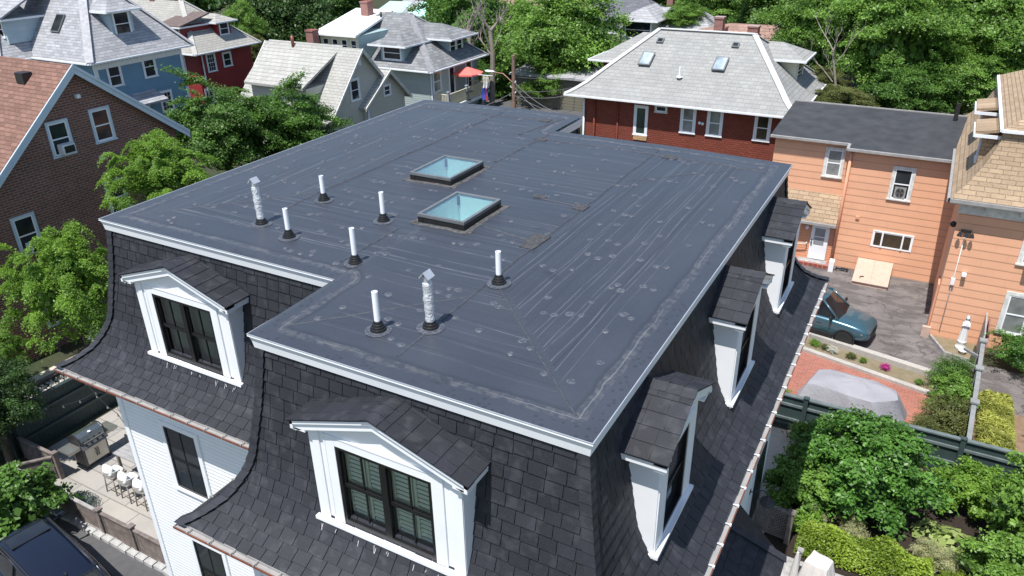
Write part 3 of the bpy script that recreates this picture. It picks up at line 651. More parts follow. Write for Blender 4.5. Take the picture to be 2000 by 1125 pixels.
def gable_x(name, x0, x1, yr, zr_, ya, za, yb, zb_, mat, parent, th=.12, trim='trim', tw=.22):
    """ridge along x at (yr, zr_), eaves at (ya, za) and (yb, zb_), gable ends at x0 and x1"""
    b = MB()
    for ye, z in ((ya, za), (yb, zb_)):
        b.poly([(x0, ye, z), (x1, ye, z), (x1, yr, zr_), (x0, yr, zr_)]); b.poly([(x0, ye, z-th), (x1, ye, z-th), (x1, yr, zr_-th), (x0, yr, zr_-th)]); b.poly([(x0, ye, z), (x1, ye, z), (x1, ye, z-th), (x0, ye, z-th)])
    o = b.build(name, mat, parent, fix=False)
    for x in (x1+.02, x0-.06):
        for ye, z in ((ya, za), (yb, zb_)): e = MB(); e.prism([(x, ye, z+.01), (x, yr, zr_+.01), (x, yr, zr_-tw*1.3), (x, ye, z-tw*1.3)], (.04, 0, 0)); e.prism([(x+.03, ye, z+.03), (x+.03, yr, zr_+.03), (x+.03, yr, zr_-tw*.4), (x+.03, ye, z-tw*.4)], (.05, 0, 0)); e.build('rake_trim', M[trim], o)
    return o
def block(name, x0, x1, y0, y1, z0, z1, mat, parent):
    b = MB(); b.box(x0, x1, y0, y1, z0, z1); return b.build(name, mat, parent)
def chimney(x, y, z0, z1, parent, w=.6, d=.6):
    b = MB(); b.box(x-w/2, x+w/2, y-d/2, y+d/2, z0, z1-.12); b.box(x-w/2-.04, x+w/2+.04, y-d/2-.04, y+d/2+.04, z1-.12, z1); return b.build('chimney', M['chim'], parent)
def roof_skylight(c, u, v, n, w, l, parent, mat='glass'):
    T = lambda a, bb, d: tuple(Vector(c)+Vector(u)*a+Vector(v)*bb+Vector(n)*d)
    b = MB(T); b.box(-w/2, w/2, -l/2, l/2, 0, .07); o = b.build('skylight', M['alu'], parent); g = MB(T); g.poly([(-w/2+.07, -l/2+.07, .078), (w/2-.07, -l/2+.07, .078), (w/2-.07, l/2-.07, .078), (-w/2+.07, l/2-.07, .078)]); g.build('pane', M[mat], o, fix=False); return o
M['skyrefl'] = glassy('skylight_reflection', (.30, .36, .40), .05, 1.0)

# ------------------------------------------------------------------ brick gable house
M['redbrick'] = brick('old_red_brick', (.235, .095, .070), (.125, .058, .046), (.30, .26, .23), .30, .098, .016, .85, .5)
M['brownroof'] = shingle_small('brown_shingle', (.195, .108, .082), .28, .36, .115)
bh = thing('brick_house', 'dark red brick house with brown shingled gable roof and pale blue rake trim', 'house', (-32, 11, 0))
xg = -26.7; b = MB(); yr, zr = 11.39, 10.72; sl = .86; ya, yb = 5.4, 15.95; za, zb_ = zr-sl*(yr-ya), zr-.79*(yb-yr)
b.prism([(xg, 5.75, 0), (xg, 15.5, 0), (xg, 15.5, zb_+.15), (xg, yr, zr-.15), (xg, 5.75, za+.15)], (-14, 0, 0)); bwall = b.build('brick_wall', M['redbrick'], bh)
brf = gable_x('roof', xg-14.3, xg+.32, yr, zr+.02, ya, za, yb, zb_, M['brownroof'], bh, trim='bluetrim', tw=.25)
v_ = MB(); v_.box(-28.75, -28.25, 10.5, 10.9, zr-.86*.85+.02, zr-.30); v_.build('roof_vent', M['iron'], brf)
for yc, z0, z1 in ((10.37, 7.5, 8.72), (12.20, 7.6, 8.82), (8.10, 4.25, 5.65), (12.05, 4.5, 5.85), (8.2, 1.1, 2.5), (12.3, 1.1, 2.5)):
    w = house_window(wx(xg, yc), .74, z0, z1, 'white', 'bluetrim', 'glass', bwall, cas=.09)
ac0 = None
M['acbody'] = plain('air_conditioner_body', (.62, .64, .66), .5, .05, 3)
def window_ac(tf, lab, w=.5):
    o = thing('air_conditioner', lab, 'air conditioner', tf(0, 0, 0), group='window air conditioners')
    b = MB(tf); b.box(-w/2, w/2, .03, .40, 0, .36); b.build('body', M['acbody'], o); g = MB(tf); g.box(-w/2+.05, w/2-.05, .40, .41, .05, .31)
    for k in range(5): g.box(-w/2+.04, w/2-.04, .41, .416, .07+k*.05, .09+k*.05)
    g.build('grille', M['iron'], o); return o
window_ac(lambda a, d, z: (xg+d, 10.40+a, 7.56+z), 'pale window air conditioner in the upper left gable window of the brick house')
window_ac(lambda a, d, z: (xg+d, 8.15+a, 4.31+z), 'pale window air conditioner in the lower brick house window, beside the bright green tree')
for y, z in ((11.45, 9.45), (11.8, 6.9)): k = MB(); k.box(xg, xg+.16, y-.08, y+.08, z, z+.14); k.build('wall_vent', M['trim'], bwall)

# ------------------------------------------------------------------ blue house
M['bluesid'] = siding('blue_siding', (.14, .27, .38), .13, .6, .06, .4)
M['greyroof'] = shingle_small('grey_shingle', (.31, .315, .33), .22, .5, .16); M['greycap'] = plain('grey_ridge_cap', (.36, .36, .37), .85, .2, 4)
M['paleblue'] = siding('pale_blue_shingle_wall', (.40, .50, .55), .16, .7, .08, .3)
uh = thing('blue_house', 'blue clapboard house under a grey shingled roof with two dormers', 'house', (-53, 29, 0))
ub = block('wall', -62, -46, 25.1, 31.9, 0, 7.1, M['bluesid'], uh); ub2 = block('wall', -66, -52, 22.8, 27, 0, 7.1, M['paleblue'], uh)
urf = hip_roof('roof', -63, -45.4, 24.4, 32.6, 7.15, 5.4, (-56, 28.5, -50.2, 28.5), M['greyroof'], uh); caps(urf, [((-45.4, 24.4, 7.2), (-50.2, 28.5, 12.6)), ((-45.4, 32.6, 7.2), (-50.2, 28.5, 12.6))], M['greycap'], .5)
urf2 = hip_roof('roof', -67, -51.4, 22.0, 27.5, 7.12, 4.6, (-62, 25.5, -56, 25.5), M['greyroof'], uh); caps(urf2, [((-51.4, 22, 7.15), (-56, 25.5, 11.7))], M['greycap'], .5)
dn = MB(); dn.box(-46.15, -45.95, 25.0, 31.95, 6.55, 6.9)
for k in range(24): dn.box(-45.96, -45.85, 25.2+k*.28, 25.32+k*.28, 6.86, 7.0)
dn.build('cornice', M['trim'], ub); 
for y_ in (25.0, 31.75): cbb = MB(); cbb.box(-46.12, -45.95, y_, y_+.2, 0, 6.55); cbb.build('corner_board', M['trim'], ub)
for y, z0, z1, mu in ((26.35, 5.35, 6.6, 0), (29.1, 5.45, 6.8, 0), (29.9, 2.9, 4.2, 2)): house_window(wx(-46, y), .85, z0, z1, 'white', 'trim', 'glass', ub, mu)
pr_ = MB(); pr_.prism([(-46, 26.9, 4.6), (-44.7, 26.9, 4.05), (-44.7, 26.9, 3.92), (-46, 26.9, 3.92)], (0, 2.2, 0)); pr_.build('door_hood', M['greyroof'], ub)
dd_ = house_window(wx(-46, 27.9), .8, 1.8, 3.7, 'white', 'trim', 'glass', ub, name='door', sill=False)
def dormer_small(tf, w, h, dep, roofm, wallm, parent, kind='hip', lab=None, wins=1, rise=.8, ov=.3, wh=None, gl='glass'):
    """a: along, d: outward from the face, z up from the sill; face at d=0, body runs back by dep"""
    b = MB(tf); b.box(-w/2, w/2, -dep, 0, -.3, h); o = b.build('dormer', M[wallm], parent)
    if lab: o['label'] = lab
    r = MB(tf); e = w/2+ov
    if kind == 'shed': r.prism([(-e, ov, h), (-e, -dep, h+rise), (-e, -dep, h+rise+.12), (-e, ov, h+.12)], (2*e, 0, 0))
    else:
        f = [(-e, ov, h), (e, ov, h), (e, -dep-.5, h), (-e, -dep-.5, h)]; t0, t1 = (0, ov-e, h+rise), (0, -dep-1.5, h+rise)
        r.poly([f[0], f[1], t0]); r.poly([f[1], f[2], t1, t0]); r.poly([f[3], f[0], t0, t1]); r.poly(f)
    ro = r.build('dormer_roof', M[roofm], o, fix=False)
    fs = MB(tf); fs.box(-e, e, ov-.02, ov+.05, h-.10, h+.02)
    for s in (-1, 1): fs.box(s*e-.03, s*e+.03, -dep, ov, h-.10, h+.02 if kind != 'shed' else h+.02)
    fs.build('eave', M['trim'], o)
    for k in range(wins):
        ww = (w-.35)/wins; house_window(lambda a, d, z, k=k: tf(-w/2+.175+ww*(k+.5)+a, d, z), ww-.22, .12, (wh or h)-.15, 'white', 'trim', gl, o, cas=.08)
    return o
dormer_small(lambda a, d, z: (-53.2+a, 23.6-d, 8.35+z), 1.9, 1.25, 4.5, 'greyroof', 'paleblue', urf2, 'shed', None, 1, 2.4, .35)
dormer_small(lambda a, d, z: (-46.6+d, 28.2+a, 8.2+z), 1.7, 1.75, 3.5, 'greyroof', 'paleblue', urf, 'hip', None, 1, .9, .5)
roof_skylight((-50.0, 25.9, 9.2), (1, 0, 0), (0, .6, .8), (0, -.8, .6), .9, 1.3, urf)

# ------------------------------------------------------------------ red house behind
M['redsid'] = siding('crimson_siding', (.26, .022, .025), .16, .6, .08, .4); M['beigeroof'] = shingle_small('beige_shingle', (.35, .34, .31), .08, .5, .16); M['beigecap'] = plain('beige_cap', (.40, .39, .36), .85, .1, 3); M['brownmem'] = plain('brown_roll_roof', (.13, .095, .085), .8, .2, 3)
rh = thing('red_house', 'crimson clapboard house under a beige hip roof with two red dormers', 'house', (-59, 42, 0))
rb = block('wall', -70, -54, 39.7, 43.5, 0, 4.75, M['redsid'], rh); 
rb2 = block('wall', -62, -54.6, 43.5, 46.5, 0, 4.4, M['redsid'], rh)
rrf = hip_roof('roof', -71, -53.2, 39.0, 46.5, 4.85, 3.9, (-64.5, 42.5, -58.0, 42.5), M['beigeroof'], rh); caps(rrf, [((-53.2, 39.0, 4.85), (-58.0, 42.5, 8.75)), ((-53.2, 46.5, 4.85), (-58.0, 42.5, 8.75)), ((-58.0, 42.5, 8.75), (-64.5, 42.5, 8.75))], M['beigecap'], .4)
for y, z0, z1, mu in ((41.2, 3.05, 4.5, 2), (40.4, .4, 1.6, 1), (43.0, 3.2, 4.3, 0)): house_window(wx(-54, y), .8, z0, z1, 'white', 'trim', 'glass', rb, mu)
dormer_small(lambda a, d, z: (-56.2+a, 39.6-d, 5.6+z), 2.2, 1.3, 3.0, 'brownmem', 'redsid', rrf, 'shed', None, 1, .75, .35)
dormer_small(lambda a, d, z: (-54.4+d, 43.6+a, 5.7+z), 1.5, 1.25, 3.0, 'beigeroof', 'redsid', rrf, 'hip', None, 1, .6, .5)
dpp = MB(); dpp.tube([(-53.9, 40.2, 4.7), (-53.9, 40.2, 0)], .07, 8); dpp.build('downpipe', M['trim'], rb)
chimney(-61.5, 42.5, 8.5, 9.9, rrf); house_window(wy(39.7, -56), .8, 3.0, 4.4, 'white', 'trim', 'glass', rb, 2)

# ------------------------------------------------------------------ cream gabled house
M['creamsid'] = siding('cream_siding', (.48, .475, .42), .16, .6, .05, .35, wear=.8); M['creamroof'] = shingle_small('pale_worn_shingle', (.37, .365, .335), .10, .5, .16); M['worntrim'] = plain('worn_trim', (.62, .62, .58), .6, .2, 5)
ch = thing('cream_house', 'cream clapboard house with peeling paint, pale worn roof and two gables', 'house', (-36, 33, 0))
b = MB(); xg = -32; b.prism([(xg, 31.2, 0), (xg, 36.7, 0), (xg, 36.7, 5.3), (xg, 34.8, 7.25), (xg, 31.2, 3.5)], (-8, 0, 0)); cw = b.build('wall', M['creamsid'], ch)
gable_x('roof', -40.4, xg+.35, 34.8, 7.4, 30.9, 3.25, 36.9, 5.2, M['creamroof'], ch, trim='worntrim', tw=.18)
b = MB(); b.prism([(xg+.25, 34.6, 0), (xg+.25, 39.2, 0), (xg+.25, 39.2, 3.7), (xg+.25, 37.2, 5.4), (xg+.25, 34.6, 3.5)], (-9, 0, 0)); cw2 = b.build('wall', M['creamsid'], ch)
gable_x('roof', xg-8, xg+.6, 37.25, 5.6, 34.25, 3.55, 39.6, 3.35, M['creamroof'], ch, trim='worntrim', tw=.16)
# long shed dormer roof to the left
b = MB(); b.prism([(-38.6, 30.6, 5.45), (-33.4, 30.6, 5.45), (-33.6, 35.2, 7.42), (-40.4, 35.2, 7.42)], (0, 0, -.16)); b.build('shed_roof', M['creamroof'], ch)
block('wall', -38.4, -33.5, 31.0, 34.5, 0, 5.3, M['creamsid'], ch)
house_window(wx(xg, 34.05), .78, 4.15, 5.45, 'white', 'trim', 'glass', cw); house_window(wx(xg, 34.5), .85, .9, 2.2, 'white', 'trim', 'glass', cw); house_window(wx(xg+.25, 37.2), .65, 3.85, 4.5, 'white', 'trim', 'glass', cw2); house_window(wx(xg+.25, 37.6), 1.9, .9, 1.8, 'white', 'trim', 'glass', cw2)
k = MB(); k.tube([(xg+.4, 34.75, 3.4), (xg+.35, 34.75, .2)], .06, 8); k.build('downpipe', M['trim'], cw)
k = MB(); k.tube([(-37.6, 34.6, 7.2), (-37.6, 34.6, 7.9)], .11, 8); k.build('roof_pipe', M['copper'], ch)
k = MB(); k.box(xg, xg+.05, 34.65, 34.95, 6.3, 6.65); k.build('gable_vent', M['trim'], cw)

# ------------------------------------------------------------------ grey-green house with porch
M['gg'] = siding('grey_green_siding', (.36, .42, .41), .16, .6, .06, .35); M['ggroof'] = shingle_small('charcoal_shingle', (.20, .205, .21), .3, .5, .16); M['whiteroof'] = plain('white_coated_roof', (.82, .83, .84), .6, .03, 1); M['teal'] = siding('teal_siding', (.33, .44, .44), .2, .6, .06, .3); M['yell'] = plain('pale_yellow_trim', (.62, .58, .40), .6, .08, 3); M['ggcap'] = plain('charcoal_cap', (.21, .21, .22), .85, .2, 4); M['greywall'] = siding('grey_siding', (.29, .31, .33), .16, .6, .05, .3)
gh = thing('grey_green_house', 'grey green house with a charcoal hip roof, white flat roofed addition and balcony', 'house', (-38, 46, 0))
gw = block('wall', -44, -32, 42.9, 49.5, -.5, 4.55, M['gg'], gh)
grf = hip_roof('roof', -45, -31.3, 42.2, 50.6, 4.6, 3.4, (-39.4, 47.3, -36.6, 47.3), M['ggroof'], gh); caps(grf, [((-31.3, 42.2, 4.6), (-36.6, 47.3, 8.0)), ((-31.3, 50.6, 4.6), (-36.6, 47.3, 8.0))], M['ggcap'], .5)
dormer_small(lambda a, d, z: (-35.4+a, 42.9-d, 5.0+z), 2.2, 1.25, 3.2, 'ggroof', 'teal', grf, 'hip', None, 1, .8, .7)
dormer_small(lambda a, d, z: (-32.5+d, 47.6+a, 5.0+z), 2.3, 1.4, 3.0, 'ggroof', 'teal', grf, 'hip', None, 2, .9, .9)
aw = block('addition_wall', -41.3, -37.6, 41.5, 49, 0, 6.9, M['teal'], gh)
b = MB(); b.prism([(-41.6, 41.0, 6.88), (-37.3, 41.0, 6.88), (-39.6, 49.0, 7.75), (-43.6, 49.0, 7.75)], (0, 0, .16)); wr = b.build('white_roof', M['whiteroof'], gh)
for k in range(4): house_window(wy(41.5, -40.75+k*.93), .55, 5.75, 6.6, 'white', 'yell', 'glass', aw, cas=.2)
chimney(-40.9, 40.2, 0, 7.4, gh, .7, .7); chimney(-40.8, 47, 7.3, 8.8, wr, .75, .75); k = MB(); k.tube([(-39, 46.5, 7.3), (-39, 46.5, 8.1)], .09, 8); k.build('roof_pipe', M['iron'], wr)
block('porch_wall', -36, -33.2, 49.5, 52, -.5, 4.5, M['greywall'], gh)
house_window(wx(-32, 43.9), .95, 2.75, 4.3, 'white', 'yell', 'paleglass', gw); house_window(wx(-32, 46.0), .7, 2.2, 4.4, 'white', 'trim', 'glass', gw, name='balcony_door', sill=False, meet=False); house_window(wx(-33.2, 50.4), .85, 2.6, 4.2, 'white', 'trim', 'glass', gw); house_window(wx(-32, 48.6), .8, 2.2, 4.3, 'white', 'trim', 'brassglass', gw, name='balcony_door', sill=False, meet=False)
for x, y in ((-31.9, 43.2), (-31.9, 42.95)): k = MB(); k.tube([(x, y, 4.4), (x, y, 0)], .06, 8); k.build('downpipe', M['trim'], gw)
M['raillight'] = plain('pale_balusters', (.60, .55, .40), .6, .1, 4); M['railpost'] = plain('grey_post', (.30, .33, .36), .6, .1, 4)
dk = MB(); dk.prism([(-31.9, 43.0, 1.55), (-30.4, 43.0, 1.55), (-30.4, 48.6, 1.55), (-31.9, 48.6, 1.55)], (0, 0, .22)); deck = dk.build('balcony_floor', M['trim'], gh)
rl = MB(); z0, z1 = 1.8, 2.75
for p, q in (((-31.8, 43.1), (-30.5, 43.1)), ((-30.5, 43.1), (-30.5, 45.8)), ((-30.5, 45.8), (-30.5, 48.5)), ((-30.5, 48.5), (-31.8, 48.5))):
    rl.beam((*p, z1), (*q, z1), .09, .06); rl.beam((*p, z0+.08), (*q, z0+.08), .07, .06); L = math.dist(p, q); n = int(L/.13)
    for k in range(1, n): f = k/n; x, y = p[0]+(q[0]-p[0])*f, p[1]+(q[1]-p[1])*f; rl.box(x-.03, x+.03, y-.03, y+.03, z0+.1, z1-.03)
rlo = rl.build('railing', M['raillight'], deck)
for x, y in ((-30.5, 43.1), (-30.5, 45.8), (-30.5, 48.5)): k = MB(); k.box(x-.09, x+.09, y-.09, y+.09, 1.77, 2.95); k.box(x-.12, x+.12, y-.12, y+.12, 2.95, 3.0); k.build('post', M['railpost'], deck)
for x, y in ((-30.6, 43.2), (-30.6, 48.4)): k = MB(); k.box(x-.08, x+.08, y-.08, y+.08, 0, 1.55); k.build('deck_leg', M['railpost'], deck)
# parasol and pride flag
M['coral'] = plain('coral_canopy', (.75, .16, .13), .7, .05, 3)
um = thing('parasol', 'coral red parasol open on the balcony of the grey green house', 'parasol', (-31.0, 46.9, 1.78))
k = MB(); k.tube([(-31.0, 46.9, 1.78), (-31.0, 46.9, 4.15)], .03, 8); k.build('pole', M['trim'], um)
k = MB(); n = 8
tp = (-31.0, 46.9, 4.2)
for j in range(n):
    a0, a1 = 2*PI*j/n, 2*PI*(j+1)/n; p = (-31.0+1.25*math.cos(a0), 46.9+1.25*math.sin(a0), 3.75); q = (-31.0+1.25*math.cos(a1), 46.9+1.25*math.sin(a1), 3.75); k.poly([tp, p, q]); k.poly([p, q, (q[0], q[1], q[2]-.12), (p[0], p[1], p[2]-.12)])
k.build('canopy', M['coral'], um, fix=False)
tb = thing('balcony_table', 'small dark table under the coral parasol on the balcony', 'table', (-30.5, 46.0, 1.78)); k = MB(); k.lathe([(.42, .68), (.42, .72)], (-30.5, 46.0, 1.78), 14); k.build('table_top', M['iron'], tb)
k = MB(); k.tube([(-30.5, 46.0, 1.78), (-30.5, 46.0, 2.47)], .03, 8); k.lathe([(.22, 0), (.22, .03)], (-30.5, 46.0, 1.78), 10); k.build('leg', M['iron'], tb)
# ------------------------------------------------------------------ red brick hip-roofed house
M['rustbrick'] = brick('rust_red_brick', (.24, .060, .036), (.18, .045, .028), (.10, .032, .024), .30, .12, .018, .8, .5)
M['lightroof'] = brick('light_grey_shingle', (.31, .31, .295), (.255, .255, .245), (.18, .18, .175), .40, .15, .010, .85, .5); M['lightcap'] = plain('light_ridge_cap', (.52, .52, .51), .85, .08, 3); M['creamwall'] = siding('cream_dormer_siding', (.60, .57, .42), .14, .6, .05, .3)
kh = thing('red_brick_house', 'rust red brick house under a big light grey hip roof with two skylights', 'house', (-10.5, 41.5, 0))
kw = block('wall', -16.3, -4.4, 36.6, 46.6, 0, 5.4, M['rustbrick'], kh)
krf = hip_roof('roof', -17.25, -3.7, 36.0, 47.2, 5.55, 3.25, (-13.4, 41.6, -7.6, 41.6), M['lightroof'], kh, flare=.38)
# hip caps following the flared hip
def hipcurve(x, y, tx, ty, z, h, fl): return [(x+(tx-x)*f, y+(ty-y)*f, z+h*f*(1-fl*g)+.02) for f, g in ((0, 0), (.10, 1), (.22, .7), (.36, .3), (1, 0))]
for c, tpt in (((-17.25, 36.0), (-13.4, 41.6)), ((-3.7, 36.0), (-7.6, 41.6)), ((-3.7, 47.2), (-7.6, 41.6))):
    P = hipcurve(*c, *tpt, 5.55, 3.25, .38); caps(krf, list(zip(P, P[1:])), M['lightcap'], .34)
caps(krf, [((-13.4, 41.6, 8.82), (-7.6, 41.6, 8.82))], M['lightcap'], .36)
kw2 = block('wall', -18.4, -13, 44.7, 50, 0, 6.0, M['rustbrick'], kh); hip_roof('roof', -19.2, -11, 44.0, 50.6, 6.15, 1.5, (-16.5, 47.3, -13, 47.3), M['lightroof'], kh, flare=.38)
sl = Vector((0, 5.6, 3.25)).normalized(); nn = Vector((0, -3.25, 5.6)).normalized()
def on_k(px, py):   # point on the front slope
    d = _ray(px, py); P0 = Vector((0, 36, 5.55)); return CAM+d*((P0-CAM).dot(nn)/d.dot(nn))
for q, m in (((1263, 116), 'skyrefl'), ((1407, 126), 'skyrefl')): roof_skylight(on_k(*q)+nn*.03, (1, 0, 0), sl, nn, .75, 1.15, krf, m)
for q in ((1290, 80), (1437, 89)): roof_skylight(on_k(*q)+nn*.02, (1, 0, 0), sl, nn, .42, .4, krf, 'glass').name = 'roof_vent'
p = on_k(1327, 150); k = MB(); k.tube([p-Vector((0, 0, .1)), p+Vector((0, 0, .55))], .06, 10); k.lathe([(.18, -.02), (.16, .04)], p, 12); k.build('vent_pipe', M['pvc'], krf)
for x, z0, z1, w, gl in ((-12.55, 3.45, 5.05, .62, 'glassg'), (-9.70, 3.9, 5.3, .66, 'paleglass'), (-8.15, 3.9, 5.3, .66, 'paleglass'), (-5.50, 3.95, 5.3, .66, 'brassglass')): house_window(wy(36.6, x), w, z0, z1, 'white', 'trim', gl, kw, meet=gl != 'glassg', cas=.13)
house_window(wy(36.6, -11.35), .62, 4.93, 5.25, 'white', 'worntrim', 'glass', kw, meet=False, cas=.07)
for x in (-16.2, -15.5): k = MB(); k.tube([(x, 36.5, 5.4), (x, 36.5, 0)], .06, 8); k.build('downpipe', M['trim'] if x < -16 else M['rustbrick'], kw)
k = MB(); k.tube([(-14.0, 36.55, 5.2), (-14.0, 36.55, 0)], .05, 8); k.build('downpipe', M['rustbrick'], kw)
k = MB(); k.box(-12.95, -12.1, 36.52, 36.6, 3.1, 3.36); k.build('brick_patch', plain('pale_patch', (.42, .26, .13), .8, .3, 8), kw)
k = MB(); k.ball((-8.98, 36.45, 4.55), .09); k.ball((-8.80, 36.45, 4.52), .09); k.box(-8.98, -8.8, 36.47, 36.6, 4.5, 4.55); k.build('flood_light', M['trim'], kw)
dormer_small(lambda a, d, z: (-4.9+d, 42.6+a, 6.1+z), 2.3, 1.45, 3.0, 'lightroof', 'creamwall', krf, 'hip', None, 1, .75, .5)
chimney(-10.2, 43.4, 7.6, 9.45, krf, .55, .55)

# ------------------------------------------------------------------ peach house
M['peach'] = siding('peach_shingle_siding', (.72, .385, .235), .33, .65, .05, .5, 1.25); M['peachfine'] = siding('peach_clapboard', (.66, .30, .17), .13, .6, .05, .5); M['tarroof'] = plain('black_roll_roof', (.040, .041, .044), .7, .3, 1.5, bump=.2)
M['tanroof'] = brick('tan_shingle', (.40, .295, .195), (.29, .21, .135), (.15, .105, .07), .46, .15, .012, .85, .5); M['peachpaint'] = plain('peach_paint', (.66, .32, .20), .6, .08, 4); M['hatchpaint'] = plain('faded_peach_paint', (.50, .36, .285), .6, .08, 5)
ph = thing('peach_house', 'peach shingled house with a tan mansard roof and a flat black roofed rear wing', 'house', (4, 30, 0))
pw = MB(); pw.prism([(-3.75, 30.95, 0), (-.30, 30.95, 0), (-.30, 30.3, 0), (4.26, 30.3, 0), (4.26, 36.0, 0), (-3.75, 36.0, 0)], (0, 0, 5.75)); pwo = pw.build('rear_wall', M['peach'], ph)
fr = MB(); zf, zbk = 5.88, 6.35
tp_ = [(-3.95, 30.7), (-.42, 30.7), (-.42, 30.05), (4.1, 30.05), (4.1, 36.4), (-3.95, 36.4)]
zz = lambda y: zf+(y-30)*.07
fr.poly([(x, y, zz(y)) for x, y in tp_]); fr.poly([(x, y, zz(y)-.12) for x, y in tp_])
for a, b in zip(tp_, tp_[1:]+tp_[:1]): fr.poly([(*a, zz(a[1])), (*b, zz(b[1])), (*b, zz(b[1])-.12), (*a, zz(a[1])-.12)])
fro = fr.build('flat_roof', M['tarroof'], ph, fix=False)
k = MB()
for a, b in zip(tp_[:3], tp_[1:4]): k.beam((a[0], a[1]-.05, zz(a[1])-.05), (b[0], b[1]-.05, zz(b[1])-.05), .12, .11)
k.build('gutter', M['gutter'], fro); k = MB(); k.beam((-3.95, 36.4, zz(36.4)), (4.1, 36.4, zz(36.4)), .1, .1); k.build('gutter', M['gutter'], fro)
k = MB(); k.tube([(3.6, 35.6, 6.2), (3.6, 35.6, 7.1)], .10, 10); k.build('vent_pipe', M['iron'], fro)
house_window(wy(30.95, -.98), .64, 4.22, 5.48, 'white', 'worntrim', 'paleglass', pwo); house_window(wy(30.3, 2.03), .70, 3.78, 5.15, 'white', 'worntrim', 'glass', pwo)
pic = house_window(wy(30.3, 2.15), 1.62, 1.36, 2.10, 'white', 'white', 'brassglass', pwo, meet=False, cas=.05, sill=False, name='picture_window')
k = MB()
for x in (1.72, 2.58): k.box(x-.035, x+.035, 30.24, 30.30, 1.36, 2.1)
k.build('mullion', M['white'], pic)
fn = thing('box_fan', 'square box fan standing in the upper peach wing window', 'fan', (2.03, 30.2, 3.83)); k = MB(); k.box(1.80, 2.26, 30.245, 30.27, 3.84, 4.34); k.build('housing', M['gutter'], fn); k = MB()
for j in range(6): k.tube([(2.03+.028*(j+1)*math.cos(t_), 30.235, 4.09+.034*(j+1)*math.sin(t_)) for t_ in np.linspace(0, 2*PI, 17)], .008, 4, False)
k.build('grille', M['iron'], fn)
k = MB(); k.tube([(-.25, 30.22, 5.7), (-.25, 30.22, .1)], .07, 8); k.build('downpipe', M['peachpaint'], pwo)
k = MB(); k.box(.44, .6, 30.24, 30.3, 2.55, 2.68); k.build('wall_vent', M['peachpaint'], pwo); 
# entry lean-to
en = MB(); en.prism([(-3.2, 30.3, 0), (-.34, 30.3, 0), (-.34, 30.3, 2.1), (-3.2, 30.3, 2.1)], (0, .66, 0)); eno = en.build('entry_wall', M['peachfine'], ph)
k = MB(); k.prism([(-3.4, 29.95, 2.12), (-.30, 29.95, 2.12), (-.30, 30.96, 3.25), (-3.4, 30.96, 3.25)], (0, 0, .10)); ero = k.build('entry_roof', M['tanroof'], ph); k = MB(); k.box(-3.42, -.28, 29.82, 29.94, 2.08, 2.2); k.build('gutter', M['gutter'], ero)
M['doorglass'] = plain('curtained_glass', (.25, .26, .27), .3, .2, 3)
d_ = MB(); d_.box(-1.36, -.56, 30.22, 30.30, .22, 2.0); doo = d_.build('door', M['white'], ph); k = MB(); k.box(-1.20, -.74, 30.2, 30.222, 1.0, 1.8); k.build('pane', M['doorglass'], doo); k = MB(); k.box(-1.2, -.74, 30.19, 30.203, 1.37, 1.41); k.build('glazing_bar', M['white'], doo); k = MB(); k.ball((-1.29, 30.17, 1.05), .045); k.box(-1.31, -1.27, 30.2, 30.225, .98, 1.22); k.build('handle', M['iron'], doo)
k = MB(); k.lathe([(.03, 0), (.09, .05), (.08, .14), (.03, .2)], (-1.58, 30.18, 1.7), 10); k.box(-1.62, -1.54, 30.18, 30.3, 1.72, 1.8); k.build('wall_lantern', M['white'], eno)
k = MB(); k.tube([(-1.5, 30.1, 1.0), (-2.2, 30.1, .85)], .025, 6); k.tube([(-1.5, 30.1, 1.0), (-1.5, 30.28, 1.0)], .025, 6); k.build('handrail', M['worntrim'], eno)
M['stepbrick'] = brick('step_brick', (.36, .09, .06), (.26, .07, .05), (.4, .36, .33), .22, .075, .012, flat=True); M['slate'] = plain('slate_slab', (.32, .31, .30), .7, .35, 4)
k = MB(); k.box(-1.95, -.30, 29.72, 30.28, 0, .17); st_ = k.build('doorstep', M['stepbrick'], ph); k = MB(); k.box(-1.78, -.45, 29.86, 30.26, .17, .185); k.build('slab', M['slate'], st_)
# cellar hatch
k = MB(); k.prism([(.92, 28.6, 0), (.92, 30.28, 0), (.92, 30.28, .62), (.92, 28.6, .16)], (1.48, 0, 0)); ho = k.build('cellar_hatch', M['hatchpaint'], ph); k = MB()
for x0, x1 in ((.90, 1.655), (1.665, 2.42)): k.prism([(x0, 28.55, .17), (x1, 28.55, .17), (x1, 30.28, .64), (x0, 30.28, .64)], (0, 0, .03))
k.build('hatch_leaf', M['hatchpaint'], ho); k = MB(); k.tube([(1.2, 28.8, .28), (1.2, 28.9, .34), (1.35, 28.95, .34)], .02, 6); k.build('handle', M['iron'], ho)
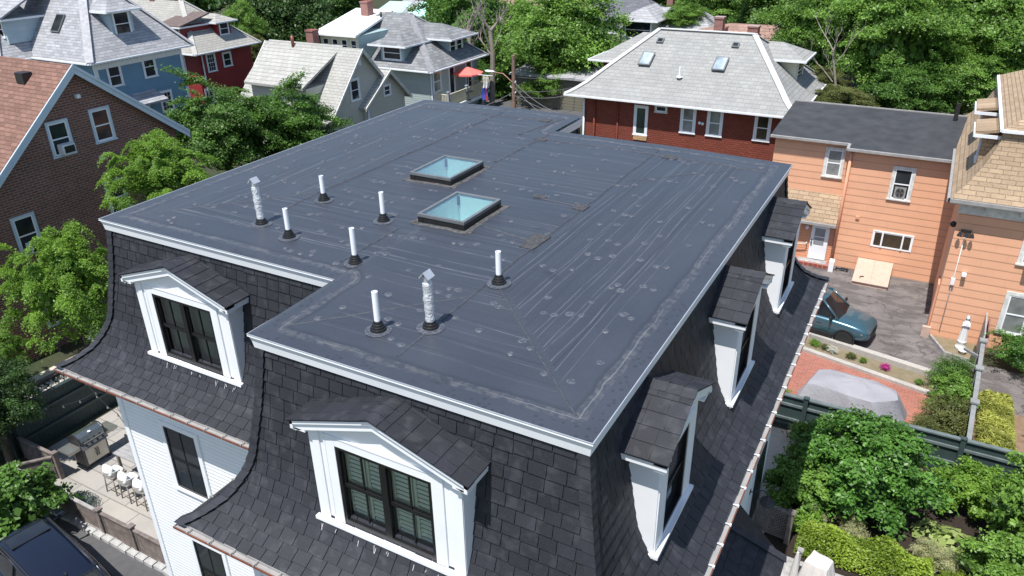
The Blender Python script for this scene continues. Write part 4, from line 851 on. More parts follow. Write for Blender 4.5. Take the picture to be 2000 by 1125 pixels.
# front block
fb = block('front_wall', 4.25, 15, 25.0, 37, 0, 5.85, M['peach'], ph)
PR2 = [(0, 6.0), (.42, 6.45), (.80, 7.05), (1.08, 7.7), (1.28, 8.35)]
b = MB(); R = []
for o, z in PR2: R.append([(3.82+o, 24.55+o, z), (15.4-o, 24.55+o, z), (15.4-o, 37.4-o, z), (3.82+o, 37.4-o, z)])
for a, c in zip(R, R[1:]):
    for j in range(4): b.poly([a[j], a[(j+1) % 4], c[(j+1) % 4], c[j]])
pmo = b.build('mansard_roof', M['tanroof'], ph, fix=False)
upr = hip_roof('upper_roof', 4.98, 14.2, 25.7, 36.3, 8.42, 2.0, (8.5, 29.5, 10.5, 32.5), brick('tan_shingle_low_slope', (.40, .295, .195), (.29, .21, .135), (.15, .105, .07), .40, .075, .008, .85, .4), ph)
0 and caps(pmo, [((a[0][0], a[0][1], a[0][2]+.02), (c[0][0], c[0][1], c[0][2]+.02)) for a, c in zip(R, R[1:])], M['tanroof'], .3)
k = MB(); k.box(3.76, 15.45, 24.46, 24.56, 5.86, 5.99); k.box(3.72, 3.82, 24.46, 37.4, 5.86, 5.99); k.build('gutter', M['gutter'], pmo); k = MB(); k.box(3.86, 15.4, 24.6, 25.0, 5.78, 5.88); k.box(3.86, 4.25, 25.0, 37.3, 5.78, 5.88); k.box(4.2, 15, 24.93, 25.0, 5.35, 5.78)
for x in (4.5, 5.1, 6.2, 7.3): k.box(x-.08, x+.08, 24.72, 24.93, 5.55, 5.78)
k.build('eave_cornice', M['worntrim'], pmo)
for y in (27.2, 31.0): dormer_small(lambda a, d, z, y=y: (4.45-d, y+a, 6.75+z), 1.3, 1.25, 1.6, 'tanroof', 'tanroof', pmo, 'shed', None, 1, .35, .3)
house_window(wy(25.0, 6.95), .72, .85, 2.42, 'white', 'worntrim', 'paleglass', fb, cas=.14); house_window(wy(25.0, 6.97), .72, 3.75, 5.2, 'white', 'worntrim', 'paleglass', fb, cas=.14)
window_ac(lambda a, d, z: (6.97+a, 25.0-d, 3.8+z), 'white window air conditioner in the upper front window of the peach house', .5)
k = MB(); k.tube([(4.62, 24.95, 4.7), (4.62, 24.95, .4)], .02, 6); k.build('conduit', M['worntrim'], fb)
k = MB(); k.box(4.45, 4.8, 24.9, 25.0, 4.62, 4.72)
for x in (4.42, 4.66, 4.84): k.lathe([(.03, 0), (.085, -.16), (.08, -.17)], (x, 24.82, 4.66), 10)
k.build('flood_light', M['iron'], fb); k = MB(); k.box(4.85, 5.0, 24.78, 24.98, 2.9, 3.0); k.build('camera_box', M['white'], fb); k = MB(); k.box(4.55, 4.68, 24.86, 25, 2.45, 2.7); k.build('meter_box', M['trim'], fb)
k = MB(); k.ball((4.16, 25.3, 4.75), .12); k.box(4.15, 4.25, 25.28, 25.34, 4.7, 4.8); k.build('flood_light', M['iron'], fb); k = MB(); k.box(4.18, 4.25, 25.5, 26.4, .1, 2.1); k.build('side_door', M['peachpaint'], fb)
k = MB(); k.box(4.0, 4.3, 24.85, 25.0, 0, .45); k.build('plinth_block', M['hatchpaint'], fb)

# ------------------------------------------------------------------ far houses between the trees
M['fargrey'] = shingle_small('far_grey_shingle', (.34, .34, .35), .15, .5, .16); M['fardark'] = shingle_small('far_dark_shingle', (.13, .135, .15), .2, .5, .16); M['farbrown'] = shingle_small('far_brown_shingle', (.30, .19, .15), .2, .5, .16); M['farred'] = shingle_small('far_red_shingle', (.32, .10, .08), .15, .5, .16); M['fartan'] = siding('far_tan_wall', (.55, .33, .19), .2, .7, .05, .3); M['mint'] = plain('mint_metal_roof', (.40, .66, .58), .5, .06, 2); M['farwall'] = siding('far_sage_wall', (.36, .38, .33), .2, .7, .05, .3); M['farwhite'] = siding('far_white_wall', (.65, .65, .62), .2, .7, .05, .3); M['farbrickwall'] = plain('far_brick_wall', (.20, .08, .06), .8, .2, 4)
def far_house(name, label, px, py, Y, w, d, eave, rise, roofm, wallm, rz=0.0):
    c = at_y(px, py, Y); o = thing(name, label, 'house', (c.x, Y, 0)); x0, x1 = c.x-w/2, c.x+w/2; zt = c.z
    hip_roof('roof', x0-.6, x1+.6, Y-.6, Y+d, zt-rise, rise, (x0+w*.35, Y+d/2, x1-w*.3, Y+d/2), M[roofm], o)
    wl = block('wall', x0, x1, Y, Y+d-.6, -1, zt-rise-.1, M[wallm], o); return o, wl, zt-rise, x0, x1
o, wl, ze, x0, x1 = far_house('sage_house', 'far sage house with a grey roof and small hipped dormer behind the light grey roof', 1290, 28, 62, 11, 10, 4, 3.4, 'fargrey', 'farwall')
c = at_y(1246, 57, 63); dormer_small(lambda a, d, z: (c.x+a, 63-d, c.z-.9+z), 3.0, 1.7, 3, 'fargrey', 'farwall', wl, 'hip', None, 1, 1.0, .5)
chimney(at_y(1310, 5, 70).x, 70, ze+1, ze+5, o)
far_house('dark_roofed_house', 'far house with a plain charcoal hip roof above the big bright maple', 1190, 3, 78, 13, 10, 5, 3.2, 'fardark', 'farwhite')
o, wl, ze, x0, x1 = far_house('brown_roofed_house', 'brown roofed house with two brick chimneys just behind the light grey roof', 1440, 62, 56, 11, 9, 4, 1.4, 'farbrown', 'farbrickwall')
chimney(at_y(1408, 60, 58).x, 58, ze-.5, at_y(1408, 52, 58).z, o, .9, .9); chimney(at_y(1472, 60, 58).x, 58, ze-.5, at_y(1472, 50, 58).z, o, .8, .8)
o, wl, ze, x0, x1 = far_house('grey_steep_house', 'far grey steep roofed house with mint green porch roofs at the top of the view', 790, -12, 84, 14, 12, 5, 5.5, 'fargrey', 'farwhite')
for px in (750, 818): c = at_y(px, 25, 80); k = MB(); k.prism([(c.x-2.3, 80, c.z-.5), (c.x+2.3, 80, c.z-.5), (c.x+1.9, 84, c.z+.9), (c.x-1.9, 84, c.z+.9)], (0, 0, .12)); k.build('porch_roof', M['mint'], o)
k = MB(); k.box(at_y(745, 25, 80).x-2, at_y(825, 25, 80).x+2, 80.3, 84, 0, at_y(790, 30, 80).z-.3); k.build('wall', M['farwhite'], o)
far_house('red_roofed_house', 'far house with a brick red roof beside the dead branches', 900, -6, 96, 16, 12, 5, 4.5, 'farred', 'farbrickwall')
o, wl, ze, x0, x1 = far_house('tan_house', 'far tan walled house half hidden behind the bright maple', 1005, -12, 74, 10, 10, 5, 2.2, 'farbrown', 'fartan')
for px in (985, 1025): house_window(wy(74, at_y(px, 60, 74).x), 1.2, at_y(px, 75, 74).z, at_y(px, 48, 74).z, 'white', 'trim', 'glass', wl)
far_house('white_far_house', 'far pale house whose wall shows between the trees behind the utility pole', 1060, 118, 70, 9, 8, 3, 1.5, 'fargrey', 'farwhite')
M['oldgarage'] = siding('olive_garage_wall', (.16, .15, .11), .25, .8, .08, .3)
ga = thing('garage', 'low weathered olive garage behind the utility pole', 'garage', (-26, 54, 0)); block('wall', -30, -20.5, 53, 58, 0, 2.6, M['oldgarage'], ga); k = MB(); k.prism([(-30.4, 52.6, 2.6), (-20.1, 52.6, 2.6), (-20.1, 58.4, 3.1), (-30.4, 58.4, 3.1)], (0, 0, .14)); k.build('roof', M['fargrey'], ga)

# ------------------------------------------------------------------ utility pole, wires, flag
pb = at_y(1004, 205, 46); pt = at_y(1003, 108, 46)
up = thing('utility_pole', 'weathered wooden utility pole with a curved street lamp arm', 'utility pole', (pb.x, 46, 0))
k = MB(); k.tube([(pb.x, 46, 0), (pb.x, 46, pt.z)], [.19, .14], 10); k.build('post', plain('pole_wood', (.20, .13, .10), .9, .35, 5, bump=.4), up)
a0 = at_y(1000, 160, 46); a1 = at_y(966, 141, 46); a2 = at_y(948, 140, 46)
k = MB(); k.tube([a0, a0.lerp(a1, .5)+Vector((0, 0, .25)), a1], .045, 6); k.build('lamp_arm', plain('rusty_arm', (.30, .15, .12), .7, .2), up)
k = MB(); k.loft([[(a1.x+(a2.x-a1.x)*f, 46+r*math.cos(j*PI/4), a1.z+.04+r*.6*math.sin(j*PI/4)) for j in range(8)] for f, r in ((0, .06), (.3, .15), (.8, .17), (1, .08))]); k.build('street_lamp_head', M['trim'], up)
k = MB()
for z, s in ((.8, 1), (1.2, -1), (1.6, 1)): k.lathe([(.03, 0), (.05, .06), (.03, .12)], (pb.x+.22*s, 45.9, pt.z-z-1.2), 8); k.box(pb.x-.02, pb.x+.24*s, 45.88, 45.93, pt.z-z-1.22, pt.z-z-1.18)
k.build('insulator', M['trim'], up)
wires = [((1004, 160, 46), (1128, 232, 36)), ((1006, 172, 46), (1142, 270, 36)), ((1004, 186, 46), (1330, 290, 36.3)), ((1005, 150, 46), (1230, 132, 60)), ((1003, 178, 46), (1190, 148, 55)), ((1003, 186, 46), (1160, 170, 50)), ((1002, 180, 46), (830, 230, 43))]
M['wire'] = plain('grey_cable', (.16, .16, .16), .6, .1)
for j, (a, b) in enumerate(wires):
    A, B_ = at_y(*a), at_y(*b); k = MB(); k.tube([A.lerp(B_, f)-Vector((0, 0, .5*4*f*(1-f))) for f in np.linspace(0, 1, 13)], .022, 5); o = k.build('overhead_wire', M['wire'])
    tag(o, ('grey cable from the utility pole to the red brick wall corner', 'grey cable from the utility pole sagging low past the brick corner', 'longest cable running across the front of the rust red brick wall', 'highest cable from the pole into the trees at the right', 'middle cable from the pole to the trees behind the hip roof', 'lowest of the cables from the pole to the trees', 'cable from the pole to the balcony of the grey green house')[j], 'cable', 'overhead wires')
fp = at_y(947, 150, 45.5); fl = thing('rainbow_flag', 'rainbow flag hanging limp from the street lamp arm', 'flag', fp)
stripes = [(.55, .50, .42), (.75, .72, .70), (.50, .05, .05), (.06, .12, .55), (.04, .10, .5), (.05, .35, .30)]
k = MB(); W_ = 7
for r in range(8):
    for c in range(W_-1):
        k.cm = 0 if r < 2 else (1 if r < 4 else 2+(c % 4)); f = lambda rr, cc: (fp.x-.28+.55*cc/(W_-1)+.10*math.sin(rr*.8), 45.5+.12*math.sin(cc*2.1+rr*.4), fp.z-.24*rr+.1)
        k.poly([f(r, c), f(r, c+1), f(r+1, c+1), f(r+1, c)], True)
mats = [plain('flag_band', s, .8, .05) for s in stripes]; k.build('cloth', mats, fl, fix=False)
k = MB(); k.tube([(fp.x-.6, 45.5, fp.z+.12), (fp.x+.7, 45.5, fp.z+.12)], .03, 6); k.build('flag_stick', M['trim'], fl)
# ------------------------------------------------------------------ ground
def ground_mat(name, c, c2, scale=1.0, rough=.9, detail=6, bump=.3, crack=None):
    t = NT(name); p = t.pos(); n = t.noise(p, scale, detail, .6); n2 = t.noise(p, scale*9, 5, .65); col = t.mix(t.ramp(n, .35, .65), c, c2); col = t.mix(t.ramp(n2, .35, .7, 0, .4), col, sc(c, .6))
    if crack:
        w = t.noise(p, .5, 6, .6); ln = t.ramp(t.math('ABSOLUTE', t.math('SUBTRACT', w, .5)), 0, .012, 1, 0); col = t.mix(t.math('MULTIPLY', ln, crack), col, sc(c, .35))
        pt = t.ramp(t.noise(t.comb(t.math('MULTIPLY', t.xyz(p)[0], .8), t.math('MULTIPLY', t.xyz(p)[1], 1.8)), .9, 5, .62), .47, .55); col = t.mix(t.math('MULTIPLY', pt, .55), col, sc(c, .45))
    t.bump(n2, bump, .02); return t.fin(col, rough, .3)
M['earth'] = ground_mat('dark_lawn', (.035, .05, .02), (.06, .055, .035), .4); M['soil'] = ground_mat('black_mulch', (.022, .016, .012), (.04, .03, .022), 4, bump=.8); M['mulch'] = ground_mat('brown_mulch', (.20, .13, .085), (.26, .18, .12), 5, bump=.8); M['drysoil'] = ground_mat('dry_soil', (.24, .19, .13), (.17, .15, .08), 3, bump=.7)
M['asph'] = ground_mat('worn_asphalt', (.15, .135, .13), (.20, .18, .17), .6, bump=.25, crack=.8); M['asph2'] = ground_mat('grey_asphalt', (.085, .085, .09), (.11, .11, .11), .5, bump=.25); M['conc'] = ground_mat('pale_concrete', (.52, .46, .38), (.60, .54, .46), .8, bump=.12); M['kerb'] = ground_mat('grey_kerb', (.36, .34, .31), (.45, .42, .38), 1.2, bump=.2)
M['patio'] = brick('pale_paving', (.30, .285, .26), (.37, .345, .31), (.17, .16, .145), 1.35, .62, .02, .8, .3, flat=True); M['brickpav'] = brick('brick_paving', (.37, .135, .09), (.27, .095, .07), (.28, .20, .16), .24, .12, .012, .8, .4, flat=True)
M['pebble'] = plain('pale_pebble', (.46, .43, .39), .7, .35, 5)
sheet('ground', [(-260, -60), (120, -60), (120, 320), (-260, 320)], -.012, M['earth'])
sheet('driveway', [(-30, -12), (-12.55, -12), (-12.55, 1.92), (-19.2, 1.92), (-21.5, 1.0), (-30, 1.0)], 0, M['asph2'])
sheet('patio', [(-19.95, 2.14), (-12.13, 2.14), (-12.13, 8), (-20.9, 8), (-20.9, 3.3)], .004, M['patio'])
sheet('yard', [(-9, 23.9), (.13, 22.75), (4.57, 21.82), (5.3, 22.3), (5.2, 23.5), (4.25, 25.0), (4.25, 30.4), (-9, 30.4)], .004, M['asph'])
sheet('side_drive', [(6.05, 20.6), (12, 20.2), (12, 23.3), (6.1, 23.6)], .004, M['asph'])
sheet('brick_patio', [(-5, 16.2), (4.4, 16.2), (5.0, 20.3), (-.01, 21.52), (-5, 22.6)], .008, M['brickpav'])
sheet('flower_bed_soil', [(-5, 22.75), (-.01, 21.62), (4.9, 20.45), (5.2, 21.6), (4.57, 21.76), (.13, 22.66), (-5, 23.7)], .012, M['drysoil'])
sheet('garden_path', [(.5, 8.5), (1.05, 12.0), (.95, 16.0), (-.2, 16.0), (-.2, 8.5)], .004, M['conc'])
sheet('garden_soil', [(.9, 9), (9, 9), (9, 16.05), (.9, 16.05)], .0, M['soil'])
sheet('terrace', [(1.6, 7.8), (6, 7.8), (6, 10.3), (1.6, 10.3)], .008, M['slate'])
sheet('mulch_bed', [(5.9, 16.2), (12, 16.2), (12, 20.6), (6.0, 20.9)], .0, M['mulch'])
sheet('side_path', [(-25.6, 3.5), (-24.9, 3.5), (-24.9, 9), (-25.6, 9)], .006, M['conc'])
sheet('street', [(-33, 54), (30, 52), (30, 47.5), (-33, 49)], -.004, M['asph2'])
def kerb(name, lab, p, q, w, h):
    b = MB(); b.beam((*p, h/2), (*q, h/2), w, h); return tag(b.build(name, M['kerb']), lab, 'kerb')
kerb('concrete_kerb', 'grey concrete kerb between the asphalt yard and the flower bed', (-5, 23.8), (.13, 22.72), .28, .22); kerb('concrete_kerb', 'long grey kerb below the front of the blue car', (.14, 22.72), (4.6, 21.8), .28, .22)
kerb('concrete_edging', 'pale concrete edging beside the brick patio', (-5, 22.68), (-.01, 21.57), .22, .12); kerb('concrete_edging', 'pale concrete edging between flower bed and grey cover', (0, 21.57), (4.9, 20.38), .22, .12)
# pebbles by the dark fence: one mass
b = MB()
for k in range(1900):
    x, y = random.uniform(-24.7, -21.4), random.uniform(3.6, 8.5); r = random.uniform(.035, .075); b.ct = random.random()
    b.loft([[(x+r*f*math.cos(j*1.257+k), y+r*f*.8*math.sin(j*1.257+k), z*r) for j in range(5)] for f, z in ((1, -.1), (.9, .5), (.35, .8))], cap=False); n = len(b.v); b.face([n-5+j for j in range(5)])
tag(b.build('pebbles', M['pebble'], fix=False), 'pale pebbles filling the strip behind the dark green fence', 'pebbles', kind='stuff')
ed = MB(); ed.box(-25, -24.8, 3.4, 8.8, 0, .1); tag(ed.build('edging_board', M['oldwood']), 'low brown edging board beside the pebble strip', 'edging')
# ------------------------------------------------------------------ fences
M['greenfence'] = plain('dark_green_fence', (.020, .040, .038), .6, .12, 3); M['bluefence'] = plain('blue_green_fence', (.035, .058, .056), .6, .12, 3); M['fencecap'] = plain('fence_top_rail', (.12, .15, .15), .6, .2, 3); M['fencegrey'] = plain('grey_fence_rail', (.22, .23, .225), .7, .15, 4)
fg = thing('board_fence', 'tall dark green board fence behind the barbecue', 'fence', (-21.2, 5.5, 0))
b = MB()
for k in range(40): y = 3.1+k*.15; b.box(-21.2, -21.17, y+.003, y+.147, 0, 1.75+random.uniform(-.004, .004))
b.build('boards', M['greenfence'], fg); b = MB(); 
for z in (.55, 1.25): b.box(-21.165, -21.09, 3.1, 9.1, z, z+.09)
b.box(-21.24, -21.08, 3.1, 9.1, 1.76, 1.80); b.build('rail', plain('green_rail', (.03, .05, .05), .5, .1), fg)
for y in (3.1, 6.0, 8.9): k = MB(); k.box(-21.3, -21.2, y-.06, y+.06, 0, 1.85); k.build('post', M['greenfence'], fg)
b = thing('board_fence', 'dark green board fence closing the left end behind the lattice corner post', 'fence', (-22.5, 3.0, 0)); k = MB()
for j in range(22): k.box(-24.5+j*.15, -24.36+j*.15, 2.9, 2.94, 0, 1.5)
k.build('boards', M['greenfence'], b); k = MB(); k.box(-24.5, -21.2, 2.86, 2.9, 1.1, 1.19); k.build('rail', M['greenfence'], b)
fr_ = thing('garden_fence', 'long blue green board fence with flat rails between garden and brick patio', 'fence', (4, 16.1, 0))
b = MB()
for k in range(66): x = -1.4+k*.15; b.box(x, x+.15, 16.08+.003*(k % 2), 16.11+.003*(k % 2), .05, 1.30)
b.build('boards', M['bluefence'], fr_)
for z in (.40, .95): k = MB(); k.box(-1.4, 8.5, 16.02, 16.08, z, z+.08); k.build('rail', M['fencecap'], fr_)
k = MB(); k.box(-1.4, 8.5, 16.02, 16.17, 1.302, 1.35); k.build('top_rail', M['fencecap'], fr_)
for x in (-1.0, .92, 3.2, 5.45, 7.6): k = MB(); k.box(x-.07, x+.07, 15.96, 16.06, 0, 1.40); k.box(x-.09, x+.09, 15.94, 16.10, 1.40, 1.44); k.build('post', M['bluefence'], fr_)
fs_ = thing('dividing_fence', 'narrow grey topped fence running back from the garden fence beside the golden shrubs', 'fence', (5.75, 20, 0))
b = MB(); b.beam((5.6, 16.2, .6), (5.98, 23.2, .6), .04, 1.1); b.build('boards', M['bluefence'], fs_); k = MB(); k.beam((5.6, 16.2, 1.2), (5.98, 23.2, 1.2), .14, .05); k.build('top_rail', M['fencegrey'], fs_)
for f in (.33, .66, .97): x, y = 5.6+.38*f, 16.2+7*f; k = MB(); k.box(x-.09, x+.09, y-.09, y+.09, 0, 1.28); k.box(x-.13, x+.13, y-.13, y+.13, 1.28, 1.34); k.build('post', M['fencegrey'], fs_)
k = MB(); k.beam((5.9, 22.3, .95), (5.45, 23.0, .8), .09, .09); k.beam((5.9, 22.1, .6), (5.4, 22.8, .45), .09, .09); k.build('brace', M['fencegrey'], fs_)
def lattice(name, lab, p, q, h, m, capm, gap=.085, z0=.08):
    p, q = Vector((*p, 0)), Vector((*q, 0)); d = q-p; L = d.length; d.normalize(); nrm = Vector((-d.y, d.x, 0)); o = thing(name, lab, 'fence', p, group='lattice fence panels')
    b = MB(); s = -h
    while s < L:
        for sgn, off in ((1, .008), (-1, -.008)):
            a0, a1 = s, s+h; zz0, zz1 = (z0, h) if sgn > 0 else (h, z0); f0, f1 = max(0, (0-a0)/(a1-a0)), min(1, (L-a0)/(a1-a0))
            if f1-f0 < .03: continue
            P = p+d*(a0+(a1-a0)*f0)+nrm*off; Q = p+d*(a0+(a1-a0)*f1)+nrm*off; P.z = zz0+(zz1-zz0)*f0; Q.z = zz0+(zz1-zz0)*f1; b.beam(P, Q, .012, .038, nrm.cross(d))
        s += gap
    b.build('lattice', m, o)
    k = MB(); k.beam(p+Vector((0, 0, h+.02)), q+Vector((0, 0, h+.02)), .10, .05); k.beam(p+Vector((0, 0, z0)), q+Vector((0, 0, z0)), .06, .06); k.beam(p+d*.03+Vector((0, 0, z0+.03)), p+d*.03+Vector((0, 0, h-.01)), .05, .06); k.beam(q-d*.03+Vector((0, 0, z0+.03)), q-d*.03+Vector((0, 0, h-.01)), .05, .06); k.build('frame', capm, o)
    return o
def post(name, lab, x, y, h, m, w=.12):
    o = thing(name, lab, 'post', (x, y, 0), group='lattice fence posts'); k = MB(); k.box(x-w/2, x+w/2, y-w/2, y+w/2, 0, h); k.build('shaft', m, o); k = MB(); k.box(x-w/2-.03, x+w/2+.03, y-w/2-.03, y+w/2+.03, h, h+.05); k.build('cap', m, o)
for a, b, lb in (((-19.75, 2.08), (-15.75, 2.08), 'longest lattice panel beside the dark blue car, grey weathered wood'), ((-15.55, 2.08), (-14.35, 2.08), 'lattice gate panel between the two posts near the white wall'), ((-14.15, 2.08), (-12.2, 2.08), 'lattice panel meeting the white clapboard wall'), ((-19.8, 2.15), (-19.15, 2.95), 'short lattice panel with brown crossed slats behind the corner')): lattice('lattice_fence', lb, a, b, .82, M['oldwood'], M['greywood'] if 'longest' in lb else M['oldwood'], .075)
lattice('lattice_fence', 'low dark lattice panel beside the barbecue side shelf', (-19.1, 3.05), (-21.05, 3.05), .82, M['oldwood'], M['oldwood'], .09)
for x, y, h, lb in ((-15.65, 2.08, .92, 'weathered post left of the lattice gate'), (-14.25, 2.08, .92, 'weathered post right of the lattice gate'), (-19.85, 2.08, .9, 'corner post at the end of the long lattice panel'), (-19.05, 3.0, .98, 'taller post beside the barbecue')): post('fence_post', lb, x, y, h, M['oldwood'])
lattice('lattice_screen', 'dark lattice screen behind the barn lamp on the garden side', (.55, 10.95), (1.55, 10.85), 1.0, M['oldwood'], M['oldwood'], .11); post('fence_post', 'dark post in the garden lattice screen beside the hedge', 1.5, 10.8, 1.08, M['oldwood'], .14)
post('fence_post', 'grey frame post standing beside the bay roof corner', 1.95, 9.6, 1.0, M['greywood'], .09)
# granite cobbles
b = MB(); b.box(-.17, .17, -.09, .09, 0, .11); 
M['granite'] = plain('granite_block', (.40, .40, .39), .8, .3, 5, bump=.3)
c0 = None
for k in range(17):
    if c0 is None: c0 = b.build('granite_cobble', M['granite']); o = c0
    else: o = c0.copy(); COL.objects.link(o)
    o.location = (-18.3+k*.365, 2.0+random.uniform(-.015, .015)-.05, 0); o.rotation_euler = (random.uniform(-.04, .04), random.uniform(-.04, .04), random.uniform(-.05, .05)); tag(o, 'rough grey granite cobble in the row along the foot of the lattice fence', 'cobble', 'granite cobbles edging the driveway')
# ------------------------------------------------------------------ barbecue
g = thing('barbecue', 'stainless steel gas barbecue with domed lid and two side shelves', 'barbecue', (-18.95, 4.05, 0), PI/2, local=True)
# local: +x along the width, -y front; rotated so the front looks to +x
k = MB(); k.box(-.42, .42, -.28, .28, .14, .86); k.build('cabinet', plain('dark_cabinet', (.10, .095, .09), .5, .1), g)
k = MB(); k.box(-.36, .36, -.305, -.282, .18, .74); do = k.build('door', M['steel'], g); k = MB(); k.tube([(-.02, -.31, .62), (-.02, -.34, .6), (-.02, -.34, .35), (-.02, -.31, .33)], .012, 6); k.tube([(.05, -.31, .62), (.05, -.34, .6), (.05, -.34, .35), (.05, -.31, .33)], .012, 6); k.build('handle', M['iron'], do)
k = MB(); k.prism([(-.44, -.40, .82), (-.44, -.28, .97), (-.44, -.20, .97), (-.44, -.28, .80)], (.88, 0, 0)); cpn = k.build('control_panel', plain('panel_steel', (.20, .20, .20), .35, .1, 3, .7), g)
for x in (-.28, -.09, .1, .29): k = MB(); k.lathe([(.035, 0), (.03, .05)], (x, -.36, .9), 10); k.build('knob', M['iron'], cpn)
k = MB(); prof = [(-.28, .95), (-.31, 1.06), (-.24, 1.19), (-.08, 1.27), (.10, 1.25), (.24, 1.14), (.27, .95)]; k.prism([(-.42, y, z) for y, z in prof], (.84, 0, 0)); lid = k.build('lid', plain('lid_steel', (.26, .28, .27), .22, .1, 3, .85), g)
for x in (-.44, .40): k = MB(); k.prism([(x, y*1.06, z+.012) for y, z in prof], (.04, 0, 0)); k.build('end_cap', M['iron'], lid)
k = MB(); k.tube([(-.34, -.33, 1.02), (-.34, -.38, 1.03), (.34, -.38, 1.03), (.34, -.33, 1.02)], .016, 6); k.build('handle', M['steel'], lid); k = MB(); k.lathe([(.05, 0), (.05, .012)], (0, -.2, 1.225), 12); k.build('gauge', M['trim'], lid)
for s in (-1, 1): k = MB(); x0, x1 = sorted((s*.46, s*.86)); k.box(x0, x1, -.26, .26, .86, .92); k.box(x0, x1, -.30, -.26, .83, .93); k.build('side_shelf', M['steel'], g)
for x, y in ((-.38, -.24), (.38, -.24), (-.38, .24), (.38, .24)): k = MB(); k.tube([(x, y-.025, .07), (x, y+.025, .07)], .07, 12); k.build('wheel', M['iron'], g)
gt = thing('gas_bottle', 'pale gas bottle standing beside the right side shelf of the barbecue', 'gas bottle', (-18.75, 5.25, 0)); k = MB(); k.lathe([(.12, 0), (.15, .05), (.15, .3), (.09, .38), (.04, .4), (.04, .46)], (-18.75, 5.25, 0), 14); k.build('bottle', M['gutter'], gt)
# ------------------------------------------------------------------ bar stools and table
M['stoolwood'] = plain('taupe_stool_frame', (.24, .21, .18), .6, .15, 5); M['cushion'] = plain('white_cushion', (.80, .79, .76), .9, .04, 4)
s0 = thing('bar_stool', 'x', 'bar stool', (0, 0, 0), 0, 'bar stools at the patio bar', local=True)
for x in (-.2, .2):
    for y in (-.2, .2): k = MB(); k.tube([(x*1.15, y*1.15, 0), (x, y, .62)], .022, 6); k.build('leg', M['stoolwood'], s0)
k = MB(); 
for a, b_ in (((-.22, -.22), (.22, -.22)), ((-.22, .22), (.22, .22)), ((-.22, -.22), (-.22, .22)), ((.22, -.22), (.22, .22))): k.tube([(*a, .22), (*b_, .22)], .014, 6)
k.build('stretcher', M['stoolwood'], s0)
k = MB(); k.box(-.24, .24, -.22, .26, .60, .66); k.build('seat', M['stoolwood'], s0)
k = MB(); A = [math.radians(a) for a in range(170, 371, 10)]; R_ = lambda r, z: [(r*math.cos(a), r*.95*math.sin(a), z) for a in A]
rows = [R_(.27, .62), R_(.285, .72), R_(.29, .86), R_(.27, .87), R_(.255, .72), R_(.25, .62)]; k.loft(rows, closed=False, cap=False); k.build('backrest', plain('woven_shell', (.45, .43, .40), .8, .1, 6), s0)
def pillow(c, sx, sy, sz, tilt=0.0):
    k = MB(); n = 12; rr = []
    for i in range(9):
        ph_ = -PI/2+PI*i/8; cz, sz_ = math.copysign(abs(math.cos(ph_))**.5, math.cos(ph_)), math.sin(ph_); ring = []
        for j in range(n*2):
            th = 2*PI*j/(2*n); cx, cy = math.copysign(abs(math.cos(th))**.55, math.cos(th)), math.copysign(abs(math.sin(th))**.55, math.sin(th)); x, y, z = sx*cz*cx, sy*cz*cy, sz*sz_; y, z = y*math.cos(tilt)-z*math.sin(tilt), y*math.sin(tilt)+z*math.cos(tilt); ring.append((c[0]+x, c[1]+y, c[2]+z))
        rr.append(ring)
    k.loft(rr); return k
pillow((0, .04, .71), .22, .21, .06).build('seat_cushion', M['cushion'], s0); pillow((0, -.16, .86), .22, .17, .07, 1.25).build('back_cushion', M['cushion'], s0)
for j, (x, y, lb) in enumerate(((-17.0, 3.5, 'bar stool with white cushions nearest the barbecue'), (-16.3, 3.5, 'middle bar stool with white cushions of the three'), (-15.62, 3.5, 'bar stool with white cushions nearest the white house corner'))):
    o = s0 if j == 0 else dup(s0); o.location = (x, y, 0); o.rotation_euler = (0, 0, random.uniform(-.1, .1)); o['label'] = lb
bt = thing('bar_table', 'pale slatted bar table in front of the stools', 'table', (-16.2, 4.25, 0)); k = MB()
for j in range(5): k.box(-17.5, -14.6, 3.9+j*.15, 4.04+j*.15, .90, .94)
k.build('table_top', M['gutter'], bt)
for x in (-17.4, -14.7):
    for y in (3.97, 4.58): k = MB(); k.box(x-.04, x+.04, y-.04, y+.04, 0, .9); k.build('leg', M['stoolwood'], bt)
# string lights
def string(name, lab, P, n):
    o = thing(name, lab, 'string lights', P[0], group='string lights over the patio'); k = MB(); P = [Vector(p) for p in P]; pts = []
    for a, b in zip(P, P[1:]):
        for f in np.linspace(0, 1, 9): pts.append(a.lerp(b, f)-Vector((0, 0, .25*4*f*(1-f))))
    k.tube(pts, .010, 5); k.build('cord', M['iron'], o); step = max(1, len(pts)//n)
    for q in pts[2::step]: k = MB(); k.lathe([(.012, 0), (.022, -.05)], q, 8); k.ball((q.x, q.y, q.z-.08), .032, 8, 5); k.build('bulb', M['paleglass'], o)
string('string_lights', 'string of clear bulbs running from the dark fence to the white house', [(-21.1, 5.4, 2.2), (-17.5, 4.4, 2.1), (-12.3, 2.6, 2.4)], 9); string('string_lights', 'second string of clear bulbs low across the dark fence', [(-21.1, 3.6, 1.7), (-19.5, 5.0, 1.9), (-12.3, 6.4, 3.2)], 8)
